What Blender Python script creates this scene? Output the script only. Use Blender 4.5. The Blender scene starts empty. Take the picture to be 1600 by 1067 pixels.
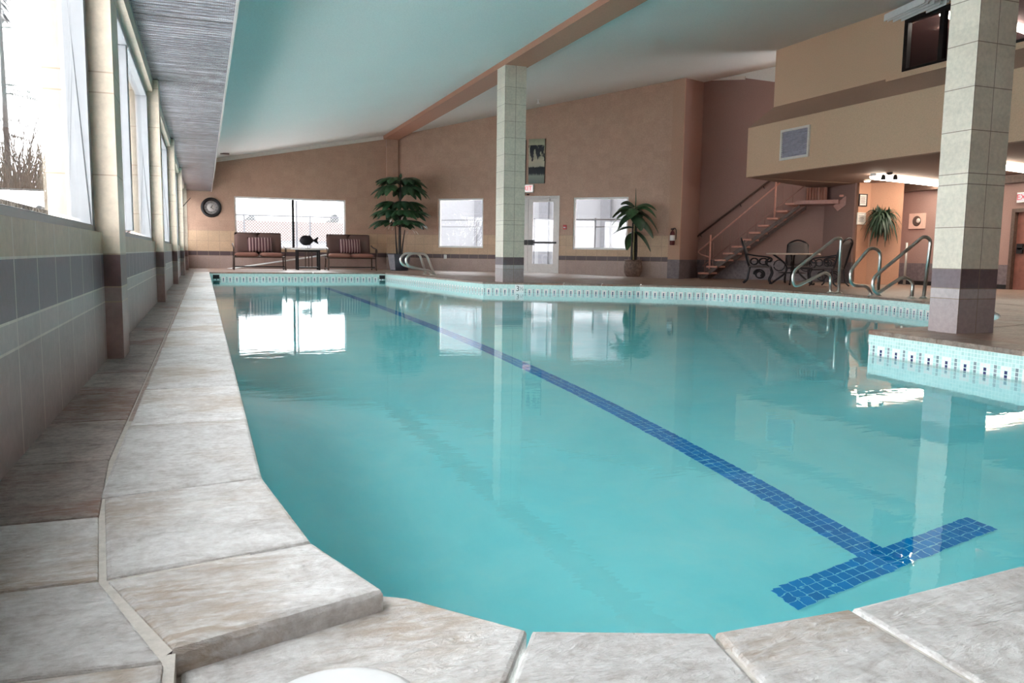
import bpy, bmesh, math, random
from mathutils import Vector, Matrix, geometry
R = math.radians
PI = math.pi
rnd = random.Random(7)
scene = bpy.context.scene
COL = scene.collection

# ------------------------------------------------------------------ camera model
FPX, HC, ROLL = 1250.0, 0.54, 0.0135
CX, CY = 800.0, 533.5
def _un(x, y):
    u, v = x-CX, y-CY
    c, s = math.cos(ROLL), math.sin(ROLL)
    return u*c+v*s, -u*s+v*c
_u0, _v0 = _un(318, 390)
PITCH = math.atan(-_v0/FPX)
YAW = math.atan(-_u0/math.hypot(FPX, _v0))
CAM = Vector((0, 0, HC))
def ray(x, y):
    u, v = _un(x, y)
    fw = FPX*math.cos(PITCH)-v*math.sin(PITCH)
    z = -v*math.cos(PITCH)-FPX*math.sin(PITCH)
    return Vector((u*math.cos(YAW)+fw*math.sin(YAW), -u*math.sin(YAW)+fw*math.cos(YAW), z))
def onz(x, y, z=0.0):
    r = ray(x, y); return CAM+r*((z-HC)/r.z)
def onX(x, y, X):
    r = ray(x, y); return CAM+r*(X/r.x)
def onY(x, y, Y):
    r = ray(x, y); return CAM+r*(Y/r.y)
def onpl(x, y, p, n):
    r = ray(x, y); return CAM+r*((Vector(p)-CAM).dot(n)/r.dot(n))
def atd(x, d, y=420):
    r = ray(x, y); k = math.sin(YAW)*r.x+math.cos(YAW)*r.y
    return CAM+r*(d/k)

cam_d = bpy.data.cameras.new('camera'); cam = bpy.data.objects.new('camera', cam_d); COL.objects.link(cam)
cam_d.sensor_width = 36; cam_d.lens = 36*FPX/1600; cam_d.clip_start = 0.02; cam_d.clip_end = 500
fwd = ray(CX, CY).normalized()
rgt = (ray(CX+1, CY)-ray(CX, CY)).normalized()
up = rgt.cross(fwd).normalized()
m = Matrix((( rgt.x, up.x, -fwd.x, 0), (rgt.y, up.y, -fwd.y, 0), (rgt.z, up.z, -fwd.z, HC), (0, 0, 0, 1)))
cam.matrix_world = m
scene.camera = cam

# ------------------------------------------------------------------ materials
def S(r, g, b, a=1.0):
    f = lambda c: (c/255/12.92 if c/255 <= .04045 else ((c/255+.055)/1.055)**2.4)
    return (f(r), f(g), f(b), a)
class NT:
    def __init__(s, name):
        s.m = bpy.data.materials.new(name); s.m.use_nodes = True
        s.t = s.m.node_tree; s.t.nodes.clear()
        s.out = s.n('ShaderNodeOutputMaterial')
    def n(s, typ, **kw):
        nd = s.t.nodes.new(typ)
        for k, v in kw.items():
            if k.startswith('i_'):
                nd.inputs[k[2:]].default_value = v
            else: setattr(nd, k, v)
        return nd
    def l(s, a, b): s.t.links.new(a, b)
    def math(s, op, a, b=None, c=None):
        nd = s.n('ShaderNodeMath', operation=op)
        for i, x in enumerate((a, b, c)):
            if x is None: continue
            if isinstance(x, (int, float)): nd.inputs[i].default_value = x
            else: s.l(x, nd.inputs[i])
        return nd.outputs[0]
    def mix(s, fac, a, b, typ='MIX'):
        nd = s.n('ShaderNodeMix', data_type='RGBA', blend_type=typ)
        for i, x in ((0, fac), (6, a), (7, b)):
            if isinstance(x, (int, float)): nd.inputs[i].default_value = x
            elif isinstance(x, tuple): nd.inputs[i].default_value = x
            else: s.l(x, nd.inputs[i])
        return nd.outputs[2]
    def ramp(s, fac, stops, interp='LINEAR'):
        nd = s.n('ShaderNodeValToRGB'); cr = nd.color_ramp; cr.interpolation = interp
        while len(cr.elements) > 1: cr.elements.remove(cr.elements[-1])
        cr.elements[0].position = stops[0][0]; cr.elements[0].color = stops[0][1]
        for p, c in stops[1:]:
            e = cr.elements.new(p); e.color = c
        s.l(fac, nd.inputs[0]); return nd.outputs[0]
    def noise(s, vec, scale, detail=4, rough=.55, dist=0.0):
        nd = s.n('ShaderNodeTexNoise'); nd.inputs['Scale'].default_value = scale
        nd.inputs['Detail'].default_value = detail; nd.inputs['Roughness'].default_value = rough
        nd.inputs['Distortion'].default_value = dist
        if vec is not None: s.l(vec, nd.inputs['Vector'])
        return nd.outputs[0]
    def bsdf(s, color, rough=.6, metal=0.0, bump=None, bs=.2, bd=.01, spec=.5):
        b = s.n('ShaderNodeBsdfPrincipled')
        if isinstance(color, tuple): b.inputs['Base Color'].default_value = color
        else: s.l(color, b.inputs['Base Color'])
        if isinstance(rough, (int, float)): b.inputs['Roughness'].default_value = rough
        else: s.l(rough, b.inputs['Roughness'])
        b.inputs['Metallic'].default_value = metal
        b.inputs['Specular IOR Level'].default_value = spec
        if bump is not None:
            bn = s.n('ShaderNodeBump'); bn.inputs['Strength'].default_value = bs; bn.inputs['Distance'].default_value = bd
            s.l(bump, bn.inputs['Height']); s.l(bn.outputs[0], b.inputs['Normal'])
        s.l(b.outputs[0], s.out.inputs[0]); return b
    def obj(s): return s.n('ShaderNodeTexCoord').outputs['Object']
    def geo(s): return s.n('ShaderNodeNewGeometry').outputs['Position']
    def uv(s): return s.n('ShaderNodeTexCoord').outputs['UV']
    def map(s, v, sc=(1, 1, 1), rot=(0, 0, 0), loc=(0, 0, 0)):
        nd = s.n('ShaderNodeMapping'); nd.inputs['Scale'].default_value = sc
        nd.inputs['Rotation'].default_value = rot; nd.inputs['Location'].default_value = loc
        if v is not None: s.l(v, nd.inputs['Vector'])
        return nd.outputs[0]
def bw(a): return (a, a, a, 1)

def plain(name, col, rough=.5, metal=0.0, var=.12, scale=14, bump=.05, spec=.5):
    t = NT(name); g = t.geo(); n = t.noise(g, scale)
    c2 = tuple(x*(1-var*2) for x in col[:3])+(1,)
    c1 = tuple(min(1, x*(1+var)) for x in col[:3])+(1,)
    c = t.ramp(n, [(.25, c2), (.75, c1)])
    t.bsdf(c, rough, metal, n, bump, .01, spec); return t.m

def paint(name, col, streak=True):
    t = NT(name); g = t.geo()
    n = t.noise(g, 55, 3); n2 = t.noise(t.map(g, (.7, .7, 1.5)), .9, 3)
    a = tuple(x*.93 for x in col[:3])+(1,); b = tuple(min(1, x*1.06) for x in col[:3])+(1,)
    c = t.mix(t.math('MULTIPLY', n2, 1.0), a, b)
    c = t.mix(.5, c, t.ramp(n, [(.35, tuple(x*.88 for x in col[:3])+(1,)), (.65, tuple(min(1, x*1.1) for x in col[:3])+(1,))]))
    t.bsdf(c, .75, 0, n, .25, .004, .25); return t.m

def banded(name, bands, pitch, grout, tile_to, vmax=6.0, jw=.006, uoff=0.0, top_pitch=None, rough=.45):
    """bands: (top height, colour, joint below?) ; uv in metres"""
    t = NT(name); uv = t.uv()
    sp = t.n('ShaderNodeSeparateXYZ'); t.l(uv, sp.inputs[0]); u, v = sp.outputs[0], sp.outputs[1]
    col = bands[0][1]; jz = None
    for (z0, c0), (z1, c1) in zip(bands, bands[1:]):
        if c0 != c1: col = t.mix(t.math('GREATER_THAN', v, z0), col, c1)
        k = t.math('COMPARE', v, z0, jw/2); jz = k if jz is None else t.math('MAXIMUM', jz, k)
    col = t.mix(jz, col, grout)
    fu = t.math('FRACT', t.math('DIVIDE', t.math('ADD', u, uoff+50*pitch), pitch))
    ju = t.math('LESS_THAN', fu, jw/pitch)
    ju = t.math('MULTIPLY', ju, t.math('LESS_THAN', v, tile_to))
    g = t.geo()
    n = t.noise(g, 30, 6, .65); n2 = t.noise(g, 5, 4)
    cell = t.n('ShaderNodeTexWhiteNoise', noise_dimensions='2D')
    cv = t.n('ShaderNodeCombineXYZ'); t.l(t.math('FLOOR', t.math('DIVIDE', t.math('ADD', u, uoff+50*pitch), pitch)), cv.inputs[0]); t.l(t.math('FLOOR', t.math('MULTIPLY', v, 5.0)), cv.inputs[1])
    t.l(cv.outputs[0], cell.inputs['Vector'])
    k = t.math('ADD', t.math('MULTIPLY', t.math('SUBTRACT', n, .2), .75), t.math('ADD', t.math('MULTIPLY', n2, .35), t.math('MULTIPLY', cell.outputs[0], .10)))
    val = t.math('ADD', t.math('MULTIPLY', k, .75), .68)
    hs = t.n('ShaderNodeHueSaturation'); t.l(col, hs.inputs['Color']); t.l(val, hs.inputs['Value'])
    c = t.mix(ju, hs.outputs[0], grout)
    t.bsdf(c, rough, 0, t.math('SUBTRACT', n, t.math('MULTIPLY', ju, 1.0)), .25, .004, .4); return t.m

def slate(name, light, mid, dark, rust=None, sc=1.0, rough=.5):
    t = NT(name); g = t.geo()
    ri = t.n('ShaderNodeNewGeometry').outputs['Random Per Island']
    off = t.n('ShaderNodeVectorMath', operation='SCALE'); off.inputs[0].default_value = (13, 29, 7); t.l(ri, off.inputs['Scale'])
    ad = t.n('ShaderNodeVectorMath', operation='ADD'); t.l(g, ad.inputs[0]); t.l(off.outputs[0], ad.inputs[1])
    p = t.map(ad.outputs[0], (2.2*sc, 7.5*sc, 6*sc), (0, 0, R(-24)))
    n1 = t.noise(p, 1.6, 10, .62, 1.5)
    n2 = t.noise(p, 7.0, 8, .66, .7)
    n3 = t.noise(ad.outputs[0], 1.7*sc, 4, .5)
    rid = t.math('ABSOLUTE', t.math('SUBTRACT', n1, .5))
    c = t.ramp(n1, [(.28, dark), (.42, mid), (.52, light), (.75, tuple(min(1, x*1.08) for x in light[:3])+(1,))])
    c = t.mix(t.math('MULTIPLY', t.math('LESS_THAN', rid, .011), .55), c, dark)
    c = t.mix(.5, c, t.ramp(n2, [(.34, dark), (.46, mid), (.6, light)]))
    n4 = t.noise(ad.outputs[0], 9.0*sc, 8, .7, .6); n5 = t.noise(ad.outputs[0], 60*sc, 4, .6)
    c = t.mix(.42, c, t.ramp(n4, [(.36, dark), (.47, mid), (.58, tuple(min(1, x*1.22) for x in light[:3])+(1,))]))
    c = t.mix(.22, c, t.ramp(n5, [(.38, dark), (.6, tuple(min(1, x*1.2) for x in light[:3])+(1,))]))
    if rust:
        rf = t.ramp(n3, [(.53, bw(0)), (.64, bw(1))])
        rf2 = t.math('MULTIPLY', rf, t.ramp(n2, [(.4, bw(.9)), (.62, bw(.15))]))
        c = t.mix(rf2, c, rust)
    hs = t.n('ShaderNodeHueSaturation'); t.l(c, hs.inputs['Color'])
    t.l(t.math('ADD', .9, t.math('MULTIPLY', ri, .18)), hs.inputs['Value'])
    h = t.math('ADD', t.math('ADD', t.math('MULTIPLY', n1, 1.0), t.math('MULTIPLY', n2, .6)), t.math('ADD', t.math('MULTIPLY', n4, .5), t.math('MULTIPLY', n5, .12)))
    t.bsdf(hs.outputs[0], rough, 0, h, .8, .02, .4); return t.m

def glass_mat(name, tint=(1, 1, 1, 1), refl=1.0):
    t = NT(name)
    tr = t.n('ShaderNodeBsdfTransparent'); tr.inputs[0].default_value = tint
    gl = t.n('ShaderNodeBsdfGlossy'); gl.inputs['Roughness'].default_value = .01
    lw_ = t.n('ShaderNodeLayerWeight'); lw_.inputs[0].default_value = .5
    fr = t.math('ADD', .04, t.math('MULTIPLY', t.math('POWER', lw_.outputs['Facing'], 5.0), .9))
    mx = t.n('ShaderNodeMixShader'); t.l(t.math('MULTIPLY', fr, refl), mx.inputs[0])
    t.l(tr.outputs[0], mx.inputs[1]); t.l(gl.outputs[0], mx.inputs[2]); t.l(mx.outputs[0], t.out.inputs[0])
    return t.m
def emit(name, col, st):
    t = NT(name); e = t.n('ShaderNodeEmission'); e.inputs[0].default_value = col; e.inputs[1].default_value = st
    t.l(e.outputs[0], t.out.inputs[0]); return t.m

M = {}
M['brown_paint'] = paint('brown_paint', S(186, 152, 132))
M['dark_paint'] = paint('mauve_brown_paint', S(158, 128, 121))
M['tan_paint'] = paint('tan_paint', S(212, 178, 150))
M['taupe_paint'] = paint('taupe_paint', S(178, 148, 130))
M['orange_paint'] = paint('orange_paint', S(188, 142, 118))
M['beam_paint'] = paint('beam_paint', S(176, 128, 108))
M['ceiling_paint'] = paint('ceiling_paint', S(226, 226, 222))
M['white'] = plain('white_metal', S(235, 236, 236), .35, 0, .03)
M['frame'] = plain('white_frame', S(138, 140, 143), .45, 0, .03)
M['white_trim'] = plain('white_trim', S(225, 218, 210), .5, 0, .04)
M['black'] = plain('black_metal', S(34, 32, 34), .4, .3, .1)
M['iron'] = plain('wrought_iron', S(40, 38, 42), .35, .6, .15, 40)
M['bronze'] = plain('bronze_iron', S(70, 52, 44), .4, .5, .15, 40)
M['steel'] = plain('stainless_steel', S(222, 220, 215), .30, .9, .04)
M['alu'] = plain('grey_aluminium', S(178, 172, 168), .4, .4, .05)
M['brown_fabric'] = plain('brown_fabric', S(108, 82, 76), .9, 0, .1, 160, .4)
M['tan_fabric'] = plain('tan_fabric', S(160, 112, 98), .9, 0, .1, 160, .4)
M['grey_weave'] = plain('grey_weave', S(92, 84, 84), .9, 0, .1, 200, .4)
M['leaf'] = plain('dark_leaf', S(52, 82, 58), .38, 0, .3, 9, .1)
M['leaf2'] = plain('green_leaf', S(66, 104, 70), .38, 0, .3, 9, .1)
M['leaf3'] = plain('fern_leaf', S(42, 62, 46), .5, 0, .3, 9, .1)
M['cream_leaf'] = plain('cream_flower', S(225, 205, 190), .6, 0, .1)
M['bark'] = plain('dark_stem', S(62, 56, 54), .7, 0, .3, 30, .4)
M['yellow_stem'] = plain('pale_stem', S(150, 140, 96), .6, 0, .2, 30, .2)
M['pot_dark'] = plain('dark_pot', S(66, 70, 80), .5, 0, .1)
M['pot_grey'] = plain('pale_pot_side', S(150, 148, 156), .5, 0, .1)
M['pot_brown'] = plain('brown_pot', S(112, 90, 80), .6, 0, .3, 18, .8)
M['soil'] = plain('soil', S(60, 48, 42), .9, 0, .3, 40, .8)
M['tread'] = plain('stair_tread', S(206, 150, 134), .6, 0, .1)
M['stair_steel'] = plain('stair_steel', S(156, 116, 108), .5, .2, .1)
M['dark_wood'] = plain('dark_wood', S(92, 72, 64), .5, 0, .2, 20)
M['dark_slate'] = plain('dark_slate_base', S(116, 104, 108), .5, 0, .2, 14, .3)
M['door_wood'] = plain('brown_door', S(138, 86, 74), .5, 0, .15, 8)
M['red'] = plain('red_plastic', S(190, 40, 48), .4, 0, .05)
M['paper'] = plain('paper', S(222, 212, 206), .7, 0, .04)
M['ink'] = plain('ink', S(70, 66, 80), .7, 0, .05)
M['grout'] = plain('pale_grout', S(205, 200, 192), .9, 0, .08, 60, .4)
M['snow'] = plain('pale_ground', S(240, 242, 244), .9, 0, .02)
M['twig'] = plain('twig', S(42, 37, 34), .9, 0, .2)
M['brush'] = plain('dry_brush', S(62, 56, 48), .9, 0, .2)
M['pine'] = plain('pine_needles', S(36, 40, 36), .9, 0, .25)
M['roofing'] = plain('pale_red_roof', S(62, 47, 45), .9, 0, .06)
M['stucco'] = plain('white_stucco', S(100, 100, 103), .9, 0, .03)
M['glass'] = glass_mat('window_glass')
M['dark_glass'] = glass_mat('gallery_glass', (.8, .8, .82, 1))
M['tube'] = emit('fluorescent_tube', (1.0, .90, .74, 1), 6.0)
M['tube_cool'] = plain('unlit_tube', S(235, 238, 238), .3)
M['bulb'] = emit('lamp_bulb', (1, .85, .62, 1), 6)
M['exit_glow'] = emit('exit_panel', (1.0, .90, .88, 1), .13)
M['exit_red'] = emit('exit_letters', (.85, .05, .08, 1), .16)

GR = S(206, 196, 186)
M['left_tile'] = banded('low_wall_tile', [(.281, S(164, 150, 149)), (.353, S(172, 161, 160)), (.513, S(106, 90, 100)), (3, S(186, 164, 142))], .31, GR, 2.0, 3.0, .007, .1)
cream = S(206, 191, 172)
M['pil_tile'] = banded('pilaster_tile', [(.281, S(166, 142, 138)), (.353, S(160, 142, 138)), (.513, S(116, 92, 92)), (.89, cream), (1.275, cream), (1.37, cream), (1.75, cream), (2.13, cream), (3, cream)], .60, S(176, 156, 136), 0.0, 3.0, .007)
colc = S(210, 198, 182)
M['col_tile'] = banded('column_tile', [(.262, S(166, 152, 152)), (.338, S(178, 166, 166)), (.482, S(112, 96, 100)), (.785, colc), (1.095, colc), (1.172, colc), (1.477, colc), (1.782, colc), (2.09, colc), (2.395, colc), (2.70, colc), (3.0, colc), (3.31, colc), (3.62, colc), (4.2, colc)], .19, S(140, 122, 108), 6.0, 5.0, .006)
M['far_wall'] = banded('far_wall_tile', [(.375, S(170, 148, 140)), (.505, S(92, 76, 78)), (.80, S(196, 166, 138)), (1.10, S(198, 168, 140)), (6, S(186, 152, 132))], .31, S(166, 142, 124), 1.1, 6.0, .008)
M['lintel_tile'] = banded('lintel_tile', [(.5, cream), (3, cream)], .31, S(176, 156, 136), 3.0, 3.0, .006)
M['slate'] = slate('pale_slate', S(224, 224, 223), S(207, 204, 201), S(164, 155, 149), S(176, 158, 138))
M['slate_warm'] = slate('warm_slate', S(186, 175, 169), S(160, 146, 139), S(100, 87, 82), S(140, 96, 76))
M['slate_deck'] = slate('deck_slate', S(160, 140, 128), S(134, 115, 104), S(90, 75, 70), S(140, 98, 76), .6, .36)

def mosaic():
    t = NT('pool_mosaic'); uv = t.uv()
    sp = t.n('ShaderNodeSeparateXYZ'); t.l(uv, sp.inputs[0]); u, v = sp.outputs[0], sp.outputs[1]
    pt = .026
    d = t.math('SUBTRACT', -.034, v)                 # depth below coping
    cu = t.math('DIVIDE', t.math('ADD', u, 50*pt*6), pt); rv = t.math('DIVIDE', d, pt)
    col = t.math('MODULO', t.math('FLOOR', cu), 6.0); row = t.math('FLOOR', rv)
    fu, fv = t.math('FRACT', cu), t.math('FRACT', rv)
    g = t.math('MAXIMUM', t.math('LESS_THAN', fu, .16), t.math('LESS_THAN', fv, .16))
    wn = t.n('ShaderNodeTexWhiteNoise', noise_dimensions='2D')
    cv = t.n('ShaderNodeCombineXYZ'); t.l(t.math('FLOOR', cu), cv.inputs[0]); t.l(row, cv.inputs[1]); t.l(cv.outputs[0], wn.inputs['Vector'])
    base = t.ramp(wn.outputs[0], [(0, S(172, 208, 204)), (1, S(200, 226, 222))])
    def eq(x, k): return t.math('COMPARE', x, float(k), .3)
    r3to6 = t.math('MULTIPLY', t.math('GREATER_THAN', row, 2.5), t.math('LESS_THAN', row, 6.5))
    r45 = t.math('MULTIPLY', t.math('GREATER_THAN', row, 3.5), t.math('LESS_THAN', row, 5.5))
    r35 = t.math('MULTIPLY', t.math('GREATER_THAN', row, 2.5), t.math('LESS_THAN', row, 5.5))
    near = t.math('MAXIMUM', eq(col, 0), t.math('MAXIMUM', eq(col, 1), eq(col, 2)))
    c = t.mix(t.math('MULTIPLY', r3to6, near), base, S(236, 222, 220))
    c = t.mix(t.math('MULTIPLY', r45, eq(col, 1)), c, S(34, 34, 92))
    c = t.mix(t.math('MULTIPLY', r35, eq(col, 4)), c, t.ramp(wn.outputs[0], [(0, S(110, 130, 136)), (1, S(150, 148, 158))]))
    c = t.mix(g, c, S(222, 236, 232))
    pl = pool_col(t)
    c = t.mix(t.math('GREATER_THAN', d, .30), c, pl)
    t.bsdf(c, .25); return t.m
def pool_col(t):
    g = t.geo(); n = t.noise(g, 1.1, 6, .6, .8); n2 = t.noise(g, 4.5, 6, .65, .4)
    c = t.ramp(n, [(.3, S(184, 241, 246)), (.5, S(206, 248, 251)), (.72, S(232, 253, 253))])
    return t.mix(t.math('MULTIPLY', t.ramp(n2, [(.5, bw(0)), (.7, bw(1))]), .25), c, S(236, 250, 246))
M['mosaic'] = mosaic()
def plaster():
    t = NT('pool_plaster'); t.bsdf(pool_col(t), .7); return t.m
M['plaster'] = plaster()
def lane():
    t = NT('lane_tile'); uv = t.uv(); sp = t.n('ShaderNodeSeparateXYZ'); t.l(uv, sp.inputs[0])
    pt = .0475
    fu = t.math('FRACT', t.math('DIVIDE', sp.outputs[0], pt)); fv = t.math('FRACT', t.math('DIVIDE', sp.outputs[1], pt))
    g = t.math('MAXIMUM', t.math('LESS_THAN', fu, .08), t.math('LESS_THAN', fv, .08))
    wn = t.n('ShaderNodeTexWhiteNoise', noise_dimensions='2D')
    cv = t.n('ShaderNodeCombineXYZ'); t.l(t.math('FLOOR', t.math('DIVIDE', sp.outputs[0], pt)), cv.inputs[0]); t.l(t.math('FLOOR', t.math('DIVIDE', sp.outputs[1], pt)), cv.inputs[1]); t.l(cv.outputs[0], wn.inputs['Vector'])
    c = t.ramp(wn.outputs[0], [(0, S(14, 128, 208)), (1, S(24, 148, 226))])
    c = t.mix(g, c, S(190, 236, 250)); t.bsdf(c, .3); return t.m
M['lane'] = lane()
def water():
    t = NT('pool_water'); g = t.geo()
    b = t.n('ShaderNodeBsdfPrincipled')
    b.inputs['Base Color'].default_value = (1, 1, 1, 1); b.inputs['Roughness'].default_value = 0.0
    b.inputs['IOR'].default_value = 1.333; b.inputs['Transmission Weight'].default_value = 1.0
    n1 = t.noise(t.map(g, (1.2, 3.2, 1), (0, 0, R(12))), 2.6, 3, .55, .4)
    n2 = t.noise(t.map(g, (5, 11, 1), (0, 0, R(8))), 2.4, 2, .5, .3)
    h = t.math('ADD', n1, t.math('MULTIPLY', n2, .12))
    bn = t.n('ShaderNodeBump'); bn.inputs['Strength'].default_value = .034; bn.inputs['Distance'].default_value = .02
    t.l(h, bn.inputs['Height']); t.l(bn.outputs[0], b.inputs['Normal'])
    t.l(b.outputs[0], t.out.inputs[0])
    va = t.n('ShaderNodeVolumeAbsorption'); va.inputs[0].default_value = (.10, .93, .955, 1); va.inputs[1].default_value = .24
    t.l(va.outputs[0], t.out.inputs['Volume']); return t.m
M['water'] = water()
def soffit_metal():
    t = NT('perforated_metal'); g = t.geo(); sp = t.n('ShaderNodeSeparateXYZ'); t.l(g, sp.inputs[0])
    x, y = sp.outputs[0], sp.outputs[1]
    rib = t.math('SINE', t.math('MULTIPLY', y, 2*PI/.075))
    dots = t.math('MULTIPLY', t.math('SINE', t.math('MULTIPLY', x, 2*PI/.028)), t.math('SINE', t.math('MULTIPLY', y, 2*PI/.03)))
    seam = t.math('LESS_THAN', t.math('FRACT', t.math('DIVIDE', t.math('ADD', y, .8), 2.44)), .014)
    pan = t.math('LESS_THAN', t.math('FRACT', t.math('DIVIDE', y, .61)), .05)
    n = t.noise(t.map(g, (1.2, 9, 1)), 1.0, 6, .65)
    n3 = t.noise(t.map(g, (10, 40, 1)), 1.0, 4, .7)
    c = t.ramp(n, [(.3, S(70, 70, 80)), (.5, S(116, 116, 128)), (.66, S(205, 203, 212))])  # strong contrast bands: shading patches put into the metal's colour
    c = t.mix(.35, c, t.ramp(n3, [(.4, S(70, 68, 80)), (.6, S(235, 235, 240))]))
    c = t.mix(t.math('GREATER_THAN', dots, .5), c, S(60, 58, 66))
    c = t.mix(t.math('MULTIPLY', pan, .55), c, S(60, 58, 66))
    c = t.mix(seam, c, S(36, 34, 40))
    h = t.math('ADD', t.math('ADD', t.math('MULTIPLY', rib, .8), t.math('MULTIPLY', n3, 1.2)), t.math('MULTIPLY', dots, -.5))
    t.bsdf(c, .26, .75, h, .7, .012); return t.m
M['soffit'] = soffit_metal()
def stripes():
    t = NT('striped_fabric'); uv = t.uv(); sp = t.n('ShaderNodeSeparateXYZ'); t.l(uv, sp.inputs[0])
    f = t.math('FRACT', t.math('MULTIPLY', sp.outputs[0], 8.0))
    c = t.ramp(f, [(0, S(86, 52, 58)), (.45, S(222, 190, 180)), (.62, S(70, 50, 62)), (.82, S(170, 128, 124)), (.9, S(86, 52, 58))], 'CONSTANT')
    t.bsdf(c, .9, 0, t.noise(t.obj(), 220, 2), .3, .002); return t.m
M['stripes'] = stripes()
def fold_mat():
    t = NT('curtain_cloth'); t.bsdf(S(190, 142, 126), .9); return t.m
M['curtain'] = fold_mat()
def chain():
    t = NT('chain_link'); uv = t.uv(); sp = t.n('ShaderNodeSeparateXYZ'); t.l(uv, sp.inputs[0])
    a = t.math('FRACT', t.math('MULTIPLY', t.math('ADD', sp.outputs[0], sp.outputs[1]), 9.0))
    b = t.math('FRACT', t.math('MULTIPLY', t.math('SUBTRACT', sp.outputs[0], sp.outputs[1]), 9.0))
    k = t.math('MAXIMUM', t.math('LESS_THAN', a, .12), t.math('LESS_THAN', b, .12))
    d = t.n('ShaderNodeBsdfDiffuse'); d.inputs[0].default_value = S(150, 150, 150)
    tr = t.n('ShaderNodeBsdfTransparent'); mx = t.n('ShaderNodeMixShader')
    t.l(k, mx.inputs[0]); t.l(tr.outputs[0], mx.inputs[1]); t.l(d.outputs[0], mx.inputs[2]); t.l(mx.outputs[0], t.out.inputs[0]); return t.m
M['chain'] = chain()

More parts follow.
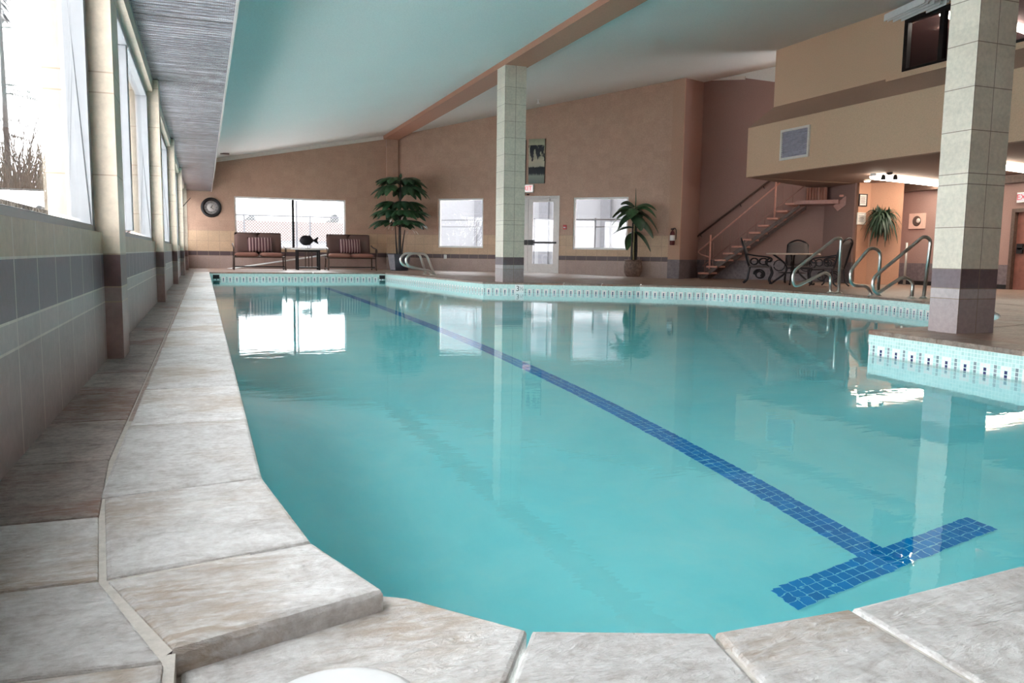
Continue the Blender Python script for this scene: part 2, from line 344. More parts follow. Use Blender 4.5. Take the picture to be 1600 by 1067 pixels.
# ------------------------------------------------------------------ mesh builder
class MB:
    def __init__(s): s.v = []; s.f = []; s.uv = []; s.sm = []
    def face(s, pts, uv=None, smooth=False):
        i = len(s.v); s.v += [tuple(p) for p in pts]; s.f.append(tuple(range(i, i+len(pts))))
        s.uv.append(uv or [(p[0]+p[1], p[2]) for p in pts]); s.sm.append(smooth)
    def grid(s, rows, closed=False, smooth=True, uvf=None):
        i = len(s.v); n = len(rows[0]); k = len(rows)
        for r in rows: s.v += [tuple(p) for p in r]
        for a in range(k-1):
            for b in range(n if closed else n-1):
                b2 = (b+1) % n
                s.f.append((i+a*n+b, i+a*n+b2, i+(a+1)*n+b2, i+(a+1)*n+b)); s.sm.append(smooth)
                s.uv.append([(b/(n-1 or 1), a/(k-1)), ((b+1)/(n-1 or 1), a/(k-1)), ((b+1)/(n-1 or 1), (a+1)/(k-1)), (b/(n-1 or 1), (a+1)/(k-1))])
    def box(s, c, d, rz=0.0, M4=None):
        x, y, z = d[0]/2, d[1]/2, d[2]/2
        P = [Vector((sx*x, sy*y, sz*z)) for sz in (-1, 1) for sy in (-1, 1) for sx in (-1, 1)]
        T = M4 if M4 is not None else Matrix.Translation(Vector(c)) @ Matrix.Rotation(rz, 4, 'Z')
        P = [T @ p for p in P]
        for q in ((0, 2, 3, 1), (4, 5, 7, 6), (0, 1, 5, 4), (2, 6, 7, 3), (0, 4, 6, 2), (1, 3, 7, 5)): s.face([P[j] for j in q])
    def bar(s, a, b, w, h):
        """box beam from a to b, w wide (horizontal), h high"""
        a, b = Vector(a), Vector(b); d = (b-a); L = d.length; d.normalize()
        upv = Vector((0, 0, 1)) if abs(d.z) < .98 else Vector((0, 1, 0))
        r = d.cross(upv).normalized(); u2 = r.cross(d).normalized()
        T = Matrix(((d.x, r.x, u2.x, 0), (d.y, r.y, u2.y, 0), (d.z, r.z, u2.z, 0), (0, 0, 0, 1)))
        s.box(None, (L, w, h), M4=Matrix.Translation((a+b)/2) @ T)
    def prism(s, poly, z0, z1):
        n = len(poly)
        s.face([(p[0], p[1], z1) for p in poly]); s.face([(p[0], p[1], z0) for p in reversed(poly)])
        L = 0
        for i in range(n):
            a, b = poly[i], poly[(i+1) % n]; l = math.hypot(b[0]-a[0], b[1]-a[1])
            s.face([(a[0], a[1], z0), (b[0], b[1], z0), (b[0], b[1], z1), (a[0], a[1], z1)], [(L, z0), (L+l, z0), (L+l, z1), (L, z1)]); L += l
    def tube(s, path, r, seg=10, cap=True):
        P = [Vector(p) for p in path]; n = len(P); rows = []; prev = None
        for i in range(n):
            t = (P[min(i+1, n-1)]-P[max(i-1, 0)]).normalized()
            if prev is None:
                a = Vector((0, 0, 1)) if abs(t.z) < .9 else Vector((1, 0, 0)); nn = t.cross(a).normalized()
            else: nn = (prev-t*prev.dot(t)).normalized()
            prev = nn; bb = t.cross(nn); rr = r[i] if isinstance(r, (list, tuple)) else r
            rows.append([P[i]+(nn*math.cos(2*PI*k/seg)+bb*math.sin(2*PI*k/seg))*rr for k in range(seg)])
        s.grid(rows, closed=True)
        if cap:
            s.face(list(reversed(rows[0]))); s.face(rows[-1])
    def lathe(s, prof, c=(0, 0, 0), seg=24, axis='Z'):
        rows = []
        for (r, h) in prof:
            row = []
            for k in range(seg):
                a = 2*PI*k/seg; x, y = r*math.cos(a), r*math.sin(a)
                if axis == 'Z': row.append((c[0]+x, c[1]+y, c[2]+h))
                else: row.append((c[0]+x, c[1]+h, c[2]+y))
            rows.append(row)
        s.grid(rows, closed=True)
    def build(s, name, mat, parent=None, bevel=0.0, loc=None):
        me = bpy.data.meshes.new(name); me.from_pydata(s.v, [], s.f)
        ul = me.uv_layers.new(name='uv')
        k = 0
        for fi, f in enumerate(s.f):
            for j in range(len(f)): ul.data[k].uv = s.uv[fi][j]; k += 1
        me.polygons.foreach_set('use_smooth', s.sm)
        bm = bmesh.new(); bm.from_mesh(me)
        bmesh.ops.remove_doubles(bm, verts=bm.verts, dist=1e-5)
        bmesh.ops.recalc_face_normals(bm, faces=bm.faces)
        bm.to_mesh(me); bm.free()
        me.materials.append(mat)
        o = bpy.data.objects.new(name, me); COL.objects.link(o)
        if parent is not None:
            o.parent = parent
        if loc is not None: o.location = loc
        if bevel:
            bv = o.modifiers.new('b', 'BEVEL'); bv.width = bevel; bv.segments = 2; bv.limit_method = 'ANGLE'; bv.angle_limit = R(40)
        return o
def fillet(path, rad, n=6):
    P = [Vector(p) for p in path]; out = [P[0]]
    for i in range(1, len(P)-1):
        a, b, c = P[i-1], P[i], P[i+1]; d1 = (a-b); d2 = (c-b)
        rr = rad[i-1] if isinstance(rad, (list, tuple)) else rad
        k = min(rr, d1.length*.49, d2.length*.49); p, q = b+d1.normalized()*k, b+d2.normalized()*k
        for j in range(n+1):
            t = j/n; out.append(p*(1-t)**2+b*2*t*(1-t)+q*t*t)
    out.append(P[-1]); return out
def smoothpath(pts, n=8):
    P = [Vector(p) for p in pts]; out = []
    for i in range(len(P)-1):
        p0, p1, p2, p3 = P[max(i-1, 0)], P[i], P[i+1], P[min(i+2, len(P)-1)]
        for j in range(n):
            t = j/n
            out.append(.5*((2*p1)+(-p0+p2)*t+(2*p0-5*p1+4*p2-p3)*t*t+(-p0+3*p1-3*p2+p3)*t**3))
    out.append(P[-1]); return out
def tag(o, label=None, cat=None, group=None, kind=None):
    if label: o['label'] = label
    if cat: o['category'] = cat
    if group: o['group'] = group
    if kind: o['kind'] = kind
    return o
def struct(o, label=None, cat=None): return tag(o, label, cat, kind='structure')
def empty(name, loc=(0, 0, 0), rz=0.0, label=None, cat=None, group=None, kind=None):
    o = bpy.data.objects.new(name, None); COL.objects.link(o); o.location = loc; o.rotation_euler = (0, 0, rz)
    o.empty_display_size = .1
    return tag(o, label, cat, group, kind)
def text(name, body, size, mat, parent, loc, rot, extrude=.001):
    c = bpy.data.curves.new(name, 'FONT'); c.body = body; c.size = size; c.align_x = 'CENTER'; c.align_y = 'CENTER'; c.extrude = extrude
    o = bpy.data.objects.new(name, c); COL.objects.link(o); c.materials.append(mat)
    me = bpy.data.meshes.new_from_object(o.evaluated_get(bpy.context.evaluated_depsgraph_get()))
    bpy.data.objects.remove(o); bpy.data.curves.remove(c)
    o = bpy.data.objects.new(name, me); COL.objects.link(o)
    if parent is not None: o.parent = parent
    o.location = loc; o.rotation_euler = rot; return o
def copy_tree(o, parent=None):
    c = o.copy(); COL.objects.link(c)
    if parent is not None: c.parent = parent
    for ch in list(o.children): copy_tree(ch, c)
    return c

# ------------------------------------------------------------------ pool outline
ZW, ZB = -.185, -1.50
def xy(v): return (v[0], v[1])
bay = [xy(onz(x, y)) for x, y in [(880, 442.8), (1000, 445), (1105, 447.6), (1180, 450.9), (1240, 454.7), (1320, 459.8), (1400, 466), (1456, 471.7)]]
far_c, notch, islc = (4.5, 20.75), xy(onz(755, 440.6)), (4.744, 4.709)
curve = [xy(p) for p in smoothpath([Vector((*bay[-1], 0)), Vector((8.35, 6.75, 0)), Vector((7.6, 5.85, 0)), Vector((6.4, 5.05, 0)), Vector((*islc, 0))], 4)][1:-1]
near = [xy(onz(x, y, -.04)) for x, y in [(1600, 885), (1335, 952), (1120, 990), (832, 987), (640, 935)]]
POOL = [(.11, 1.963), (.11, 20.88), (4.45, 20.88), notch] + bay + curve + [islc, (4.619, 3.377), (4.45, 2.4), (3.9, 1.7), (2.9, 1.25)] + near + [(.25, 1.245), (.167, 1.489)]
def area(p): return sum(p[i][0]*p[(i+1) % len(p)][1]-p[(i+1) % len(p)][0]*p[i][1] for i in range(len(p)))/2
if area(POOL) < 0: POOL.reverse()          # counter-clockwise
def offset(poly, d):
    out = []; n = len(poly)
    for i in range(n):
        a, b, c = Vector(poly[i-1]), Vector(poly[i]), Vector(poly[(i+1) % n])
        n1 = (b-a).normalized(); n1 = Vector((n1.y, -n1.x)); n2 = (c-b).normalized(); n2 = Vector((n2.y, -n2.x))
        bis = (n1+n2).normalized(); k = d/max(.35, bis.dot(n1)); out.append((b.x+bis.x*k, b.y+bis.y*k))
    return out
def fill(mb, outer, holes, z):
    loops = [[Vector((p[0], p[1], 0)) for p in outer]]+[[Vector((p[0], p[1], 0)) for p in h] for h in holes]
    flat = [p for l in loops for p in l]
    for t in geometry.tessellate_polygon(loops):
        mb.face([(flat[i].x, flat[i].y, z) for i in t], [(flat[i].x, flat[i].y) for i in t])

basin = empty('pool_basin'); struct(basin, 'turquoise tiled swimming pool basin', 'pool')
mb = MB(); L = 0; n = len(POOL)
for i in range(n):
    a, b = POOL[i], POOL[(i+1) % n]; l = math.hypot(b[0]-a[0], b[1]-a[1])
    zt_ = -.034 if max(a[1], b[1]) > 3.3 or max(a[0], b[0]) < .26 else -.078
    mb.face([(a[0], a[1], ZB), (b[0], b[1], ZB), (b[0], b[1], zt_), (a[0], a[1], zt_)], [(L, ZB), (L+l, ZB), (L+l, zt_), (L, zt_)]); L += l
mb.build('pool_wall', M['mosaic'], basin)
mb = MB(); fill(mb, POOL, [], ZB); mb.build('pool_bottom', M['plaster'], basin)
# lane line with its cross bar, tiled
mb = MB(); x0, x1 = 2.405, 2.548; T0 = Vector((1.945, 2.335)); T1 = Vector((3.07, 2.44)); zb = ZB+.004
mb.face([(x0, 2.36, zb), (x1, 2.36, zb), (x1, 17.6, zb), (x0, 17.6, zb)], [(0, 0), (.1425, 0), (.1425, 15.24), (0, 15.24)])
d = (T1-T0); Lb = d.length; d.normalize(); nn = Vector((d.y, -d.x))*.1425
q = [T0, T1, T1+nn, T0+nn]
mb.face([(p.x, p.y, zb+.001) for p in q], [(0, .1425), (Lb, .1425), (Lb, 0), (0, 0)])
mb.build('lane_marking', M['lane'], basin)
wp = offset(POOL, .012)
mb = MB(); fill(mb, wp, [], ZW); fill(mb, wp, [], ZB-.02)
for i in range(n):
    a, b = wp[i], wp[(i+1) % n]
    mb.face([(a[0], a[1], ZB-.02), (b[0], b[1], ZB-.02), (b[0], b[1], ZW), (a[0], a[1], ZW)])
tag(mb.build('pool_water', M['water']), 'clear turquoise water filling the swimming pool', 'water', kind='stuff')

# ------------------------------------------------------------------ decks
floor = empty('floor'); struct(floor, 'slate pool deck', 'floor')
def slab(mb, poly, zt, th=.035, ch=.006):
    if area(poly) < 0: poly = list(reversed(poly))
    ins = offset(poly, -ch)
    nn = len(poly)
    i0 = len(mb.v)
    for z, pl in ((zt-th, poly), (zt-ch, poly), (zt-ch*.3, offset(poly, -ch*.3)), (zt, ins)):
        mb.v += [(p[0], p[1], z) for p in pl]
    for a in range(3):
        for b in range(nn):
            b2 = (b+1) % nn; mb.f.append((i0+a*nn+b, i0+a*nn+b2, i0+(a+1)*nn+b2, i0+(a+1)*nn+b)); mb.sm.append(False); mb.uv.append([(0, 0)]*4)
    mb.f.append(tuple(i0+3*nn+b for b in range(nn))); mb.sm.append(False); mb.uv.append([(0, 0)]*nn)
# left coping stones along the pool
cop = MB(); g2 = .004
def sh(poly): return offset(poly if area(poly) > 0 else list(reversed(poly)), -g2)
xi = lambda y: -.235-.006*max(0, y-4)*.6 if y > 2 else -.222
ov = .012
slab(cop, sh([(-.222, 1.905), (-.169, 1.417), (.167+ov, 1.489), (.11+ov, 1.963)]), 0, .04, .01)
slab(cop, sh([(-.169, 1.417), (-.058, 1.128), (.25+ov, 1.232), (.167+ov, 1.489)]), 0, .045, .012)
ys = [1.963, 2.68, 3.36, 4.05, 4.8, 5.6, 6.3, 7.1, 7.8, 8.6, 9.4, 10.2, 11, 11.8, 12.6, 13.4, 14.2, 15, 15.8, 16.6, 17.4, 18.2, 19, 19.9, 20.9]
for a, b in zip(ys, ys[1:]):
    ya = a-.06 if a == 1.963 else a
    slab(cop, sh([(-.232, ya), (.11+ov, a), (.11+ov, b), (-.236, b)]), 0, .04, .01)
left_cop = cop; cop = MB()
# coping around the other sides
PO = offset(POOL, -ov); PI2 = offset(POOL, .30)
for i in range(n):
    a, b = Vector(PO[i]), Vector(PO[(i+1) % n]); c, e = Vector(PI2[i]), Vector(PI2[(i+1) % n])
    midp = (a+b)/2
    if midp.x < .4 and midp.y < 20.6: continue
    if midp.y < 3.0 : continue
    k = max(1, round((b-a).length/.62))
    for j in range(k):
        t0, t1 = j/k, (j+1)/k
        pl = [tuple(a.lerp(b, t0)), tuple(a.lerp(b, t1)), tuple(c.lerp(e, t1)), tuple(c.lerp(e, t0))]
        slab(cop, sh(pl), 0, .035, .008)
cop2 = cop; cop2.build('coping_stone', M['slate_deck'], floor); cop = left_cop
# near deck, a little lower
NZ = -.04
nj = [onz(800, 1067, NZ), onz(1190, 1067, NZ), onz(1530, 1067, NZ)]
e0 = (.25, 1.315); nl = [xy(onz(640, 935, NZ)), xy(onz(832, 987, NZ)), xy(onz(1120, 990, NZ)), xy(onz(1335, 952, NZ)), xy(onz(1600, 885, NZ))]
def ext(p, q, k): return (p[0]+(q[0]-p[0])*k, p[1]+(q[1]-p[1])*k)
J = [ext(nl[1], nj[0], 3.2), ext(nl[2], nj[1], 3.2), ext(nl[3], nj[2], 3.2)]
def pin(p): return (p[0], p[1]+.012)
slab(cop, sh([(-.05, 1.145), e0, pin(nl[0]), pin(nl[1]), J[0], (.0, .62), (-.05, .8)]), NZ, .04, .008)
slab(cop, sh([pin(nl[1]), pin(nl[2]), J[1], J[0]]), NZ, .04, .008)
slab(cop, sh([pin(nl[2]), pin(nl[3]), J[2], J[1]]), NZ, .04, .008)
slab(cop, sh([pin(nl[3]), pin(nl[4]), (1.95, .7), J[2]]), NZ, .04, .008)
slab(cop, sh([pin(nl[4]), (2.9, 1.26), (3.3, .8), (1.95, .7)]), NZ, .04, .008)
slab(cop, sh([(2.9, 1.26), (3.9, 1.7), (4.45, 2.4), (4.9, 2.1), (4.3, 1.3), (3.3, .8)]), NZ, .04, .008)
slab(cop, sh([(4.45, 2.4), (4.63, 3.2), (5.1, 3.1), (4.9, 2.1)]), NZ, .04, .008)
cop.build('coping_stone', M['slate'], floor)
wr = MB(); wr2 = MB()
wy = [.3, .7, 1.128, 1.417, 1.77, 2.25, 2.78, 3.3, 3.85]
while wy[-1] < 25: wy.append(wy[-1]+.55)
for a, b in zip(wy, wy[1:]):
    xa = -.222 if a > 1.8 else (-.169 if a > 1.3 else -.06)
    def xin(y):
        if y >= 1.9: return -.236
        if y >= 1.417: return -.169+(-.222+.169)*(y-1.417)/(1.905-1.417)
        if y >= 1.128: return -.058+(-.169+.058)*(y-1.128)/(1.417-1.128)
        return -.058
    slab(wr2 if a < 1.6 else wr, sh([(-.47, a), (xin(a)-.002, a-(.03 if a < 1.3 else 0)), (xin(b)-.002, b-(.03 if b < 1.2 else 0)), (-.47, b)]), 0, .03, .005)
    if a > 20.9: slab(wr, sh([(-.23, a), (.1, a), (.1, min(b, 25.0)), (-.23, min(b, 25.0))]), 0, .03, .005)
wr.build('wall_side_stone', M['slate_warm'], floor); wr2.build('wall_side_stone', M['slate'], floor)
mb = MB(); mb.face([(-.6, .3, -.006), (-.062, .3, -.006), (-.062, 1.126, -.006), (-.03, 1.17, -.006), (.05, 1.30, -.006), (.10, 1.9, -.006), (.10, 25.2, -.006), (-.6, 25.2, -.006)])
mb.face([(-.6, -3, -.046), (6, -3, -.046), (6, .95, -.046), (-.6, .95, -.046)])
mb.face([(-.6, .95, -.046), (.3, .95, -.046), (.22, 1.26, -.046), (.10, 1.9, -.046), (-.6, 1.9, -.046)])
mb.prism([(-.6, .3), (-.05, .3), (-.05, 1.128), (-.6, 1.128)], -.06, -.0065)
mb.build('grout_bed', M['grout'], floor)
# the wide brown deck beyond
dk = MB()
outer = [(.11, 25.15), (-.2, 25.15), (-.2, 20.9), (-.2, 20.6), (-.2, .9), (.2, .3), (9.3, .3), (9.3, 25.15)]
fill(dk, [(-.236, 25.15), (-.236, .3), (9.3, .3), (9.3, 25.15)], [offset(POOL, .29)], -.002)
ZR = -.10
dk.face([(9.3, .3, -.002), (12.6, .3, ZR), (12.6, 25, ZR), (9.3, 25, -.002)])
dk.face([(12.6, .3, ZR), (18, .3, ZR), (18, 25, ZR), (12.6, 25, ZR)])
# hide part under the low near deck: cut by building only what lies beyond y=2.6 on the near side
dk2 = MB()
for f, u, smf in zip(dk.f, dk.uv, dk.sm):
    pts = [dk.v[i] for i in f]
    dk2.face(pts, [(p[0], p[1]) for p in pts])
deck = dk2
def zf(X): return max(ZR, -.002-(X-9.3)*.0297) if X > 9.3 else -.002
bmk = None
o = deck.build('deck_paving', M['slate_deck'], floor)
bm = bmesh.new(); bm.from_mesh(o.data)
bmesh.ops.bisect_plane(bm, geom=bm.verts[:]+bm.edges[:]+bm.faces[:], plane_co=(0, 2.75, 0), plane_no=(0, -1, 0), clear_outer=True)
bm.to_mesh(o.data); bm.free()
mb = MB(); fill(mb, [(18, 3.4), (4.66, 3.4), (4.50, 2.4), (3.94, 1.7), (2.92, 1.24), (1.5, .98), (1.5, -2.9), (18, -2.9)], [], -.052); mb.build('lower_paving', M['slate_deck'], floor)

# skimmer lid on the near deck
sk = onz(525, 1046, NZ); ex = onz(620, 1067, NZ)
rr = .105; sc_ = (sk.x-.01, sk.y-rr)
lid = empty('skimmer_lid', (sc_[0], sc_[1], NZ), 0, 'round white plastic skimmer lid set in the near pool deck', 'lid')
mb = MB(); mb.lathe([(0, .008), (rr*.8, .008), (rr*.9, .006), (rr, .002), (rr, -.01)], seg=48); mb.build('cover', M['white'], lid)
mb = MB(); mb.lathe([(rr*.18, .009), (rr*.2, .012), (rr*.24, .012), (rr*.26, .009)], seg=24); mb.build('finger_ring', M['white'], lid)

# ------------------------------------------------------------------ walls with holes
def wall(name, p0, p1, ztop, holes, th, mat, zbot=0.0, parent=None, u0=0.0, side=1):
    """p0->p1 is the visible face line; thickness goes to the left of the direction * side; ztop: (z at p0, z at p1)"""
    p0, p1 = Vector((p0[0], p0[1])), Vector((p1[0], p1[1])); d = p1-p0; L = d.length; d.normalize(); nrm = Vector((-d.y, d.x))*side
    us = sorted({0.0, L, *[h[0] for h in holes], *[h[1] for h in holes]}); zs = sorted({zbot, *[h[2] for h in holes], *[h[3] for h in holes]})
    mb = MB()
    zt = lambda u: ztop[0]+(ztop[1]-ztop[0])*u/L
    for ua, ub in zip(us, us[1:]):
        for k, za in enumerate(zs):
            last = k == len(zs)-1
            zc = None if last else zs[k+1]
            um = (ua+ub)/2; zm = za+.01
            if any(h[0] <= um <= h[1] and h[2] <= zm <= h[3] for h in holes): continue
            A = [(ua, za), (ub, za), (ub, zt(ub) if last else zc), (ua, zt(ua) if last else zc)]
            F = [Vector((p0.x+d.x*u, p0.y+d.y*u, z)) for u, z in A]; B = [f+Vector((nrm.x, nrm.y, 0))*th for f in F]
            uv = [(u+u0, z) for u, z in A]
            mb.face(F, uv); mb.face(list(reversed(B)), list(reversed(uv)))
            for i in range(4):
                j = (i+1) % 4; mb.face([F[j], F[i], B[i], B[j]], [uv[j], uv[i], uv[i], uv[j]])
    # no recalc problem: each cell is a closed box
    o = mb.build(name, mat, parent); return o, d, nrm

CL = lambda X: 3.092+.1933*X            # ceiling over the pool
CR = lambda X: 4.25+.178*(X-6.26)       # ceiling beyond the beam
XG, XW, XP = -.53, -.455, -.38           # window plane, low wall face, pilaster face
# left wall: low tiled wall, lintel, pilasters
wl = empty('wall_left'); struct(wl)
mb = MB()
def tiled_box(mb, x0, x1, y0, y1, z0, z1):
    for pts, u in (([(x1, y0, z0), (x1, y1, z0), (x1, y1, z1), (x1, y0, z1)], 'y'), ([(x0, y0, z0), (x1, y0, z0), (x1, y0, z1), (x0, y0, z1)], 'x'),
                   ([(x0, y1, z0), (x1, y1, z0), (x1, y1, z1), (x0, y1, z1)], 'x'), ([(x0, y0, z1), (x1, y0, z1), (x1, y1, z1), (x0, y1, z1)], 'x'),
                   ([(x0, y0, z0), (x0, y1, z0), (x0, y1, z1), (x0, y0, z1)], 'y'), ([(x0, y0, z0), (x1, y0, z0), (x1, y1, z0), (x0, y1, z0)], 'x')):
        mb.face(pts, [((p[1] if u == 'y' else p[0]), p[2]) for p in pts])
tiled_box(mb, -.70, XW, -3, 25.1, -.05, .617); mb.build('low_wall', M['left_tile'], wl)
mb = MB(); tiled_box(mb, -.70, -.43, -3, 25.1, 2.10, 2.62); mb.build('lintel', M['lintel_tile'], wl)
mb = MB(); tiled_box(mb, -.72, -.45, -3, 25.1, 2.62, 3.3); mb.build('upper_wall', M['tan_paint'], wl)
mb = MB(); tiled_box(mb, -.70, XW, -3, -.25, .617, 2.10); mb.build('solid_wall', M['lintel_tile'], wl)
PY = [-.25, 4.35, 8.95, 13.55, 18.15, 22.75]
for y in PY:
    p = MB(); tiled_box(p, -.68, XP, y, y+.32, -.03, 2.215); struct(p.build('pilaster', M['pil_tile']), 'tiled wall pilaster', 'pilaster')
# windows between pilasters
wn = 0
for i, y in enumerate(PY):
    y0 = y+.32; y1 = PY[i+1] if i+1 < len(PY) else 25.1
    wn += 1
    w = empty('window_%d' % wn, (XG, y0, .617)); struct(w)
    f = MB(); L = y1-y0; Hh = 2.10-.617; fw = .085
    def fb(y0_, y1_, z0_, z1_, t=.09): f.box((0, (y0_+y1_)/2, (z0_+z1_)/2), (t, y1_-y0_, z1_-z0_))
    fb(0, fw, 0, Hh); fb(L-fw, L, 0, Hh); fb(fw, L-fw, 0, .035); fb(fw, L-fw, Hh-.06, Hh)
    nm = 2
    for k in range(1, nm):
        yc = L*k/nm; fb(yc-.05, yc+.05, .06, Hh-.06, .07)
    f.build('window_frame', M['frame'], w, .006)
    g = MB()
    for k in range(nm): g.box((-.01, L*(k+.5)/nm, Hh/2), (.006, L/nm-.09, Hh-.12))
    g.build('window_pane', M['glass'], w)
# perforated metal bulkhead
mb = MB(); mb.box((-.085, 11.05, 2.71), (.70, 28.1, .98)); so = mb.build('trim_1', M['soffit']); struct(so, 'perforated metal bulkhead above the windows', 'bulkhead')
mb = MB(); mb.box((.262, 11.05, 2.225), (.02, 28.1, .03)); mb.box((-.435, 11.05, 2.222), (.02, 28.1, .026)); struct(mb.build('trim_2', M['alu']))

# far wall behind the benches
WZ0, WZ1 = .585, 2.11
o, _, _ = wall('wall_far', (-.7, 25.1), (5.40, 25.1), (CL(-.7)+.2, CL(5.4)+.1), [(.88+.7, 4.115+.7, WZ0, WZ1)], .28, M['far_wall'], -.03, side=1, u0=.1); struct(o)
mb = MB(); tiled_box(mb, 5.38, 5.74, 25.0, 25.4, -.03, 4.2); struct(mb.build('wall_pilaster', M['far_wall']))
# angled wall
A0 = Vector((5.74, 25.12)); E = onz(1060, 434, -.06); E2 = Vector((E.x, E.y)); ad = (E2-A0); AL = ad.length; ad.normalize(); an = Vector((-ad.y, ad.x)); an3 = Vector((an.x, an.y, 0))
def ang(x, y, off=0.0):
    P = onpl(x, y, Vector((A0.x, A0.y, 0))-an3*off, an3); return P, (Vector((P.x, P.y))-A0).dot(ad)
def ap(u, off, z): return Vector((A0.x+ad.x*u-an.x*off, A0.y+ad.y*u-an.y*off, z))   # point off the wall towards the room
AZR = math.atan2(ad.y, ad.x)
uw = [ang(x, 350)[1] for x in (684, 755, 776.5, 874, 895, 981)]
zw = [ang(720, 310)[0].z, ang(720, 387)[0].z, ang(845, 306)[0].z, ang(938, 308)[0].z, ang(938, 390)[0].z]
holesA = [(uw[0], uw[1], zw[1], zw[0]), (uw[2], uw[3], -.08, zw[2]), (uw[4], uw[5], zw[4], zw[3])]
o, _, _ = wall('wall_angled', tuple(A0), tuple(E2), (CR(A0.x)+.15, CR(E.x)+.15), holesA, .25, M['far_wall'], -.08, side=1); struct(o)
# end pilaster
mb = MB(); ep0 = ap(AL-.36, .10, 0); 
def rotbox(mb, u0, u1, o0, o1, z0, z1):
    q = [ap(u0, o1, 0), ap(u1, o1, 0), ap(u1, o0, 0), ap(u0, o0, 0)]; mb.prism([(p.x, p.y) for p in q], z0, z1)
rotbox(mb, AL-.30, AL+.02, -.02, .10, .44, CR(E.x)+.1); struct(mb.build('wall_corner', M['brown_paint']))
mb = MB(); rotbox(mb, AL-.30, AL+.03, -.02, .11, -.08, .44); struct(mb.build('wall_corner_base', M['dark_slate']))
# wall beside the stairs and the recess
S0 = atd(1089, 24.0); S1 = atd(1283, 22.0); S0v, S1v = Vector((S0.x, S0.y)), Vector((S1.x, S1.y))
sd = (S1v-S0v); SL = sd.length; sd.normalize(); sn = Vector((sd.y, -sd.x)); 
if sn.dot(-S0v) < 0: sn = -sn          # towards the room
DB = .44
def twotone(name, p0, p1, zt, side=1, th=.2):
    w = empty(name); struct(w)
    wall('painted_wall', p0, p1, zt, [], th, M['dark_paint'], DB, w, side=side)
    wall('slate_base', p0, p1, (DB, DB), [], th, M['dark_slate'], -.12, w, side=side)
    return w
twotone('wall_return', tuple(E2), tuple(S0v), (CR(E.x)+.2, CR(S0.x)+.2))
sn3 = Vector((sn.x, sn.y, 0))
zA = onpl(1090, 125, Vector((S0.x, S0.y, 0)), sn3).z; pB = onpl(1165, 122, Vector((S0.x, S0.y, 0)), sn3); pC = onpl(1209, 128, Vector((S0.x, S0.y, 0)), sn3)
side_s = 1 if Vector((-sd.y, sd.x)).dot(sn) < 0 else -1
w = empty('wall_stairs'); struct(w)
uB = (Vector((pB.x, pB.y))-S0v).dot(sd); uC = (Vector((pC.x, pC.y))-S0v).dot(sd)
def sp3(u, t=0.0, z=0.0): return Vector((S0.x+sd.x*u+sn.x*t, S0.y+sd.y*u+sn.y*t, z))
def sxy(u, t=0.0): return (S0.x+sd.x*u+sn.x*t, S0.y+sd.y*u+sn.y*t)
wall('painted_wall', sxy(0), sxy(uB), (zA, pB.z), [], .2, M['dark_paint'], DB, w, side=side_s)
wall('painted_wall', sxy(uB), sxy(uC), (pB.z, pC.z), [], .2, M['dark_paint'], DB, w, side=side_s)
wall('painted_wall', sxy(uC), sxy(SL), (pC.z, pC.z), [], .2, M['dark_paint'], DB, w, side=side_s)
wall('slate_base', sxy(0), sxy(SL), (DB, DB), [], .2, M['dark_slate'], -.12, w, side=side_s)
wall('upper_paint', sxy(-.1, -.01), sxy(SL+2, -.01), (7, 7.6), [], .2, M['ceiling_paint'], zA-.5, w, side=side_s)
mb = MB(); mb.bar(sp3(0, .03, zA), sp3(uB, .03, pB.z), .06, .09); struct(mb.build('trim_3', M['white_trim']))
# low corner behind the chairs, pillar, back wall
A_, B_, C_ = onz(1352, 443.5, ZR), onz(1403, 445, ZR), onz(1334, 443.5, ZR)
twotone('wall_recess', tuple(S1v), (C_.x+.02, C_.y+.16), (2.6, 2.6))
mb = MB(); mb.prism([(C_.x, C_.y), (A_.x, A_.y), (B_.x, B_.y), (B_.x+.35, B_.y+.4), (C_.x+.3, C_.y+.6)], ZR, 2.6); struct(mb.build('pillar', M['orange_paint']), 'orange painted pillar carrying a hanging fern', 'pillar')
XB = 16.75
w = empty('wall_back'); struct(w)
dy = [onX(1578, 400, XB).y, onX(1655, 400, XB).y]
dzt = onX(1590, 326, XB).z
y_b = B_.y+1.3; yend = 3.0
hole = [(y_b-dy[0], y_b-dy[1], ZR-.02, dzt)]
wall('painted_wall', (XB, y_b), (XB, yend), (2.6, 2.6), [(hole[0][0], hole[0][1], ZR-.02, dzt)], .2, M['dark_paint'], ZR-.02, w, side=1)
mb = MB()
mb.box((XB-.012, (y_b+dy[0])/2, (ZR+DB)/2), (.03, y_b-dy[0], DB-ZR)); mb.box((XB-.012, (yend+dy[1])/2, (ZR+DB)/2), (.03, dy[1]-yend, DB-ZR)); mb.build('slate_base', M['dark_slate'], w)
mb = MB(); mb.box((XB-.02, (y_b+dy[0])/2, ZR+.05), (.05, y_b-dy[0], .1)); struct(mb.build('baseboard_back', M['black']))
mb = MB(); mb.box((XB-.1, (y_b+8)/2, 2.31), (.2, y_b-8, .16)); struct(mb.build('trim_4', M['dark_wood']))

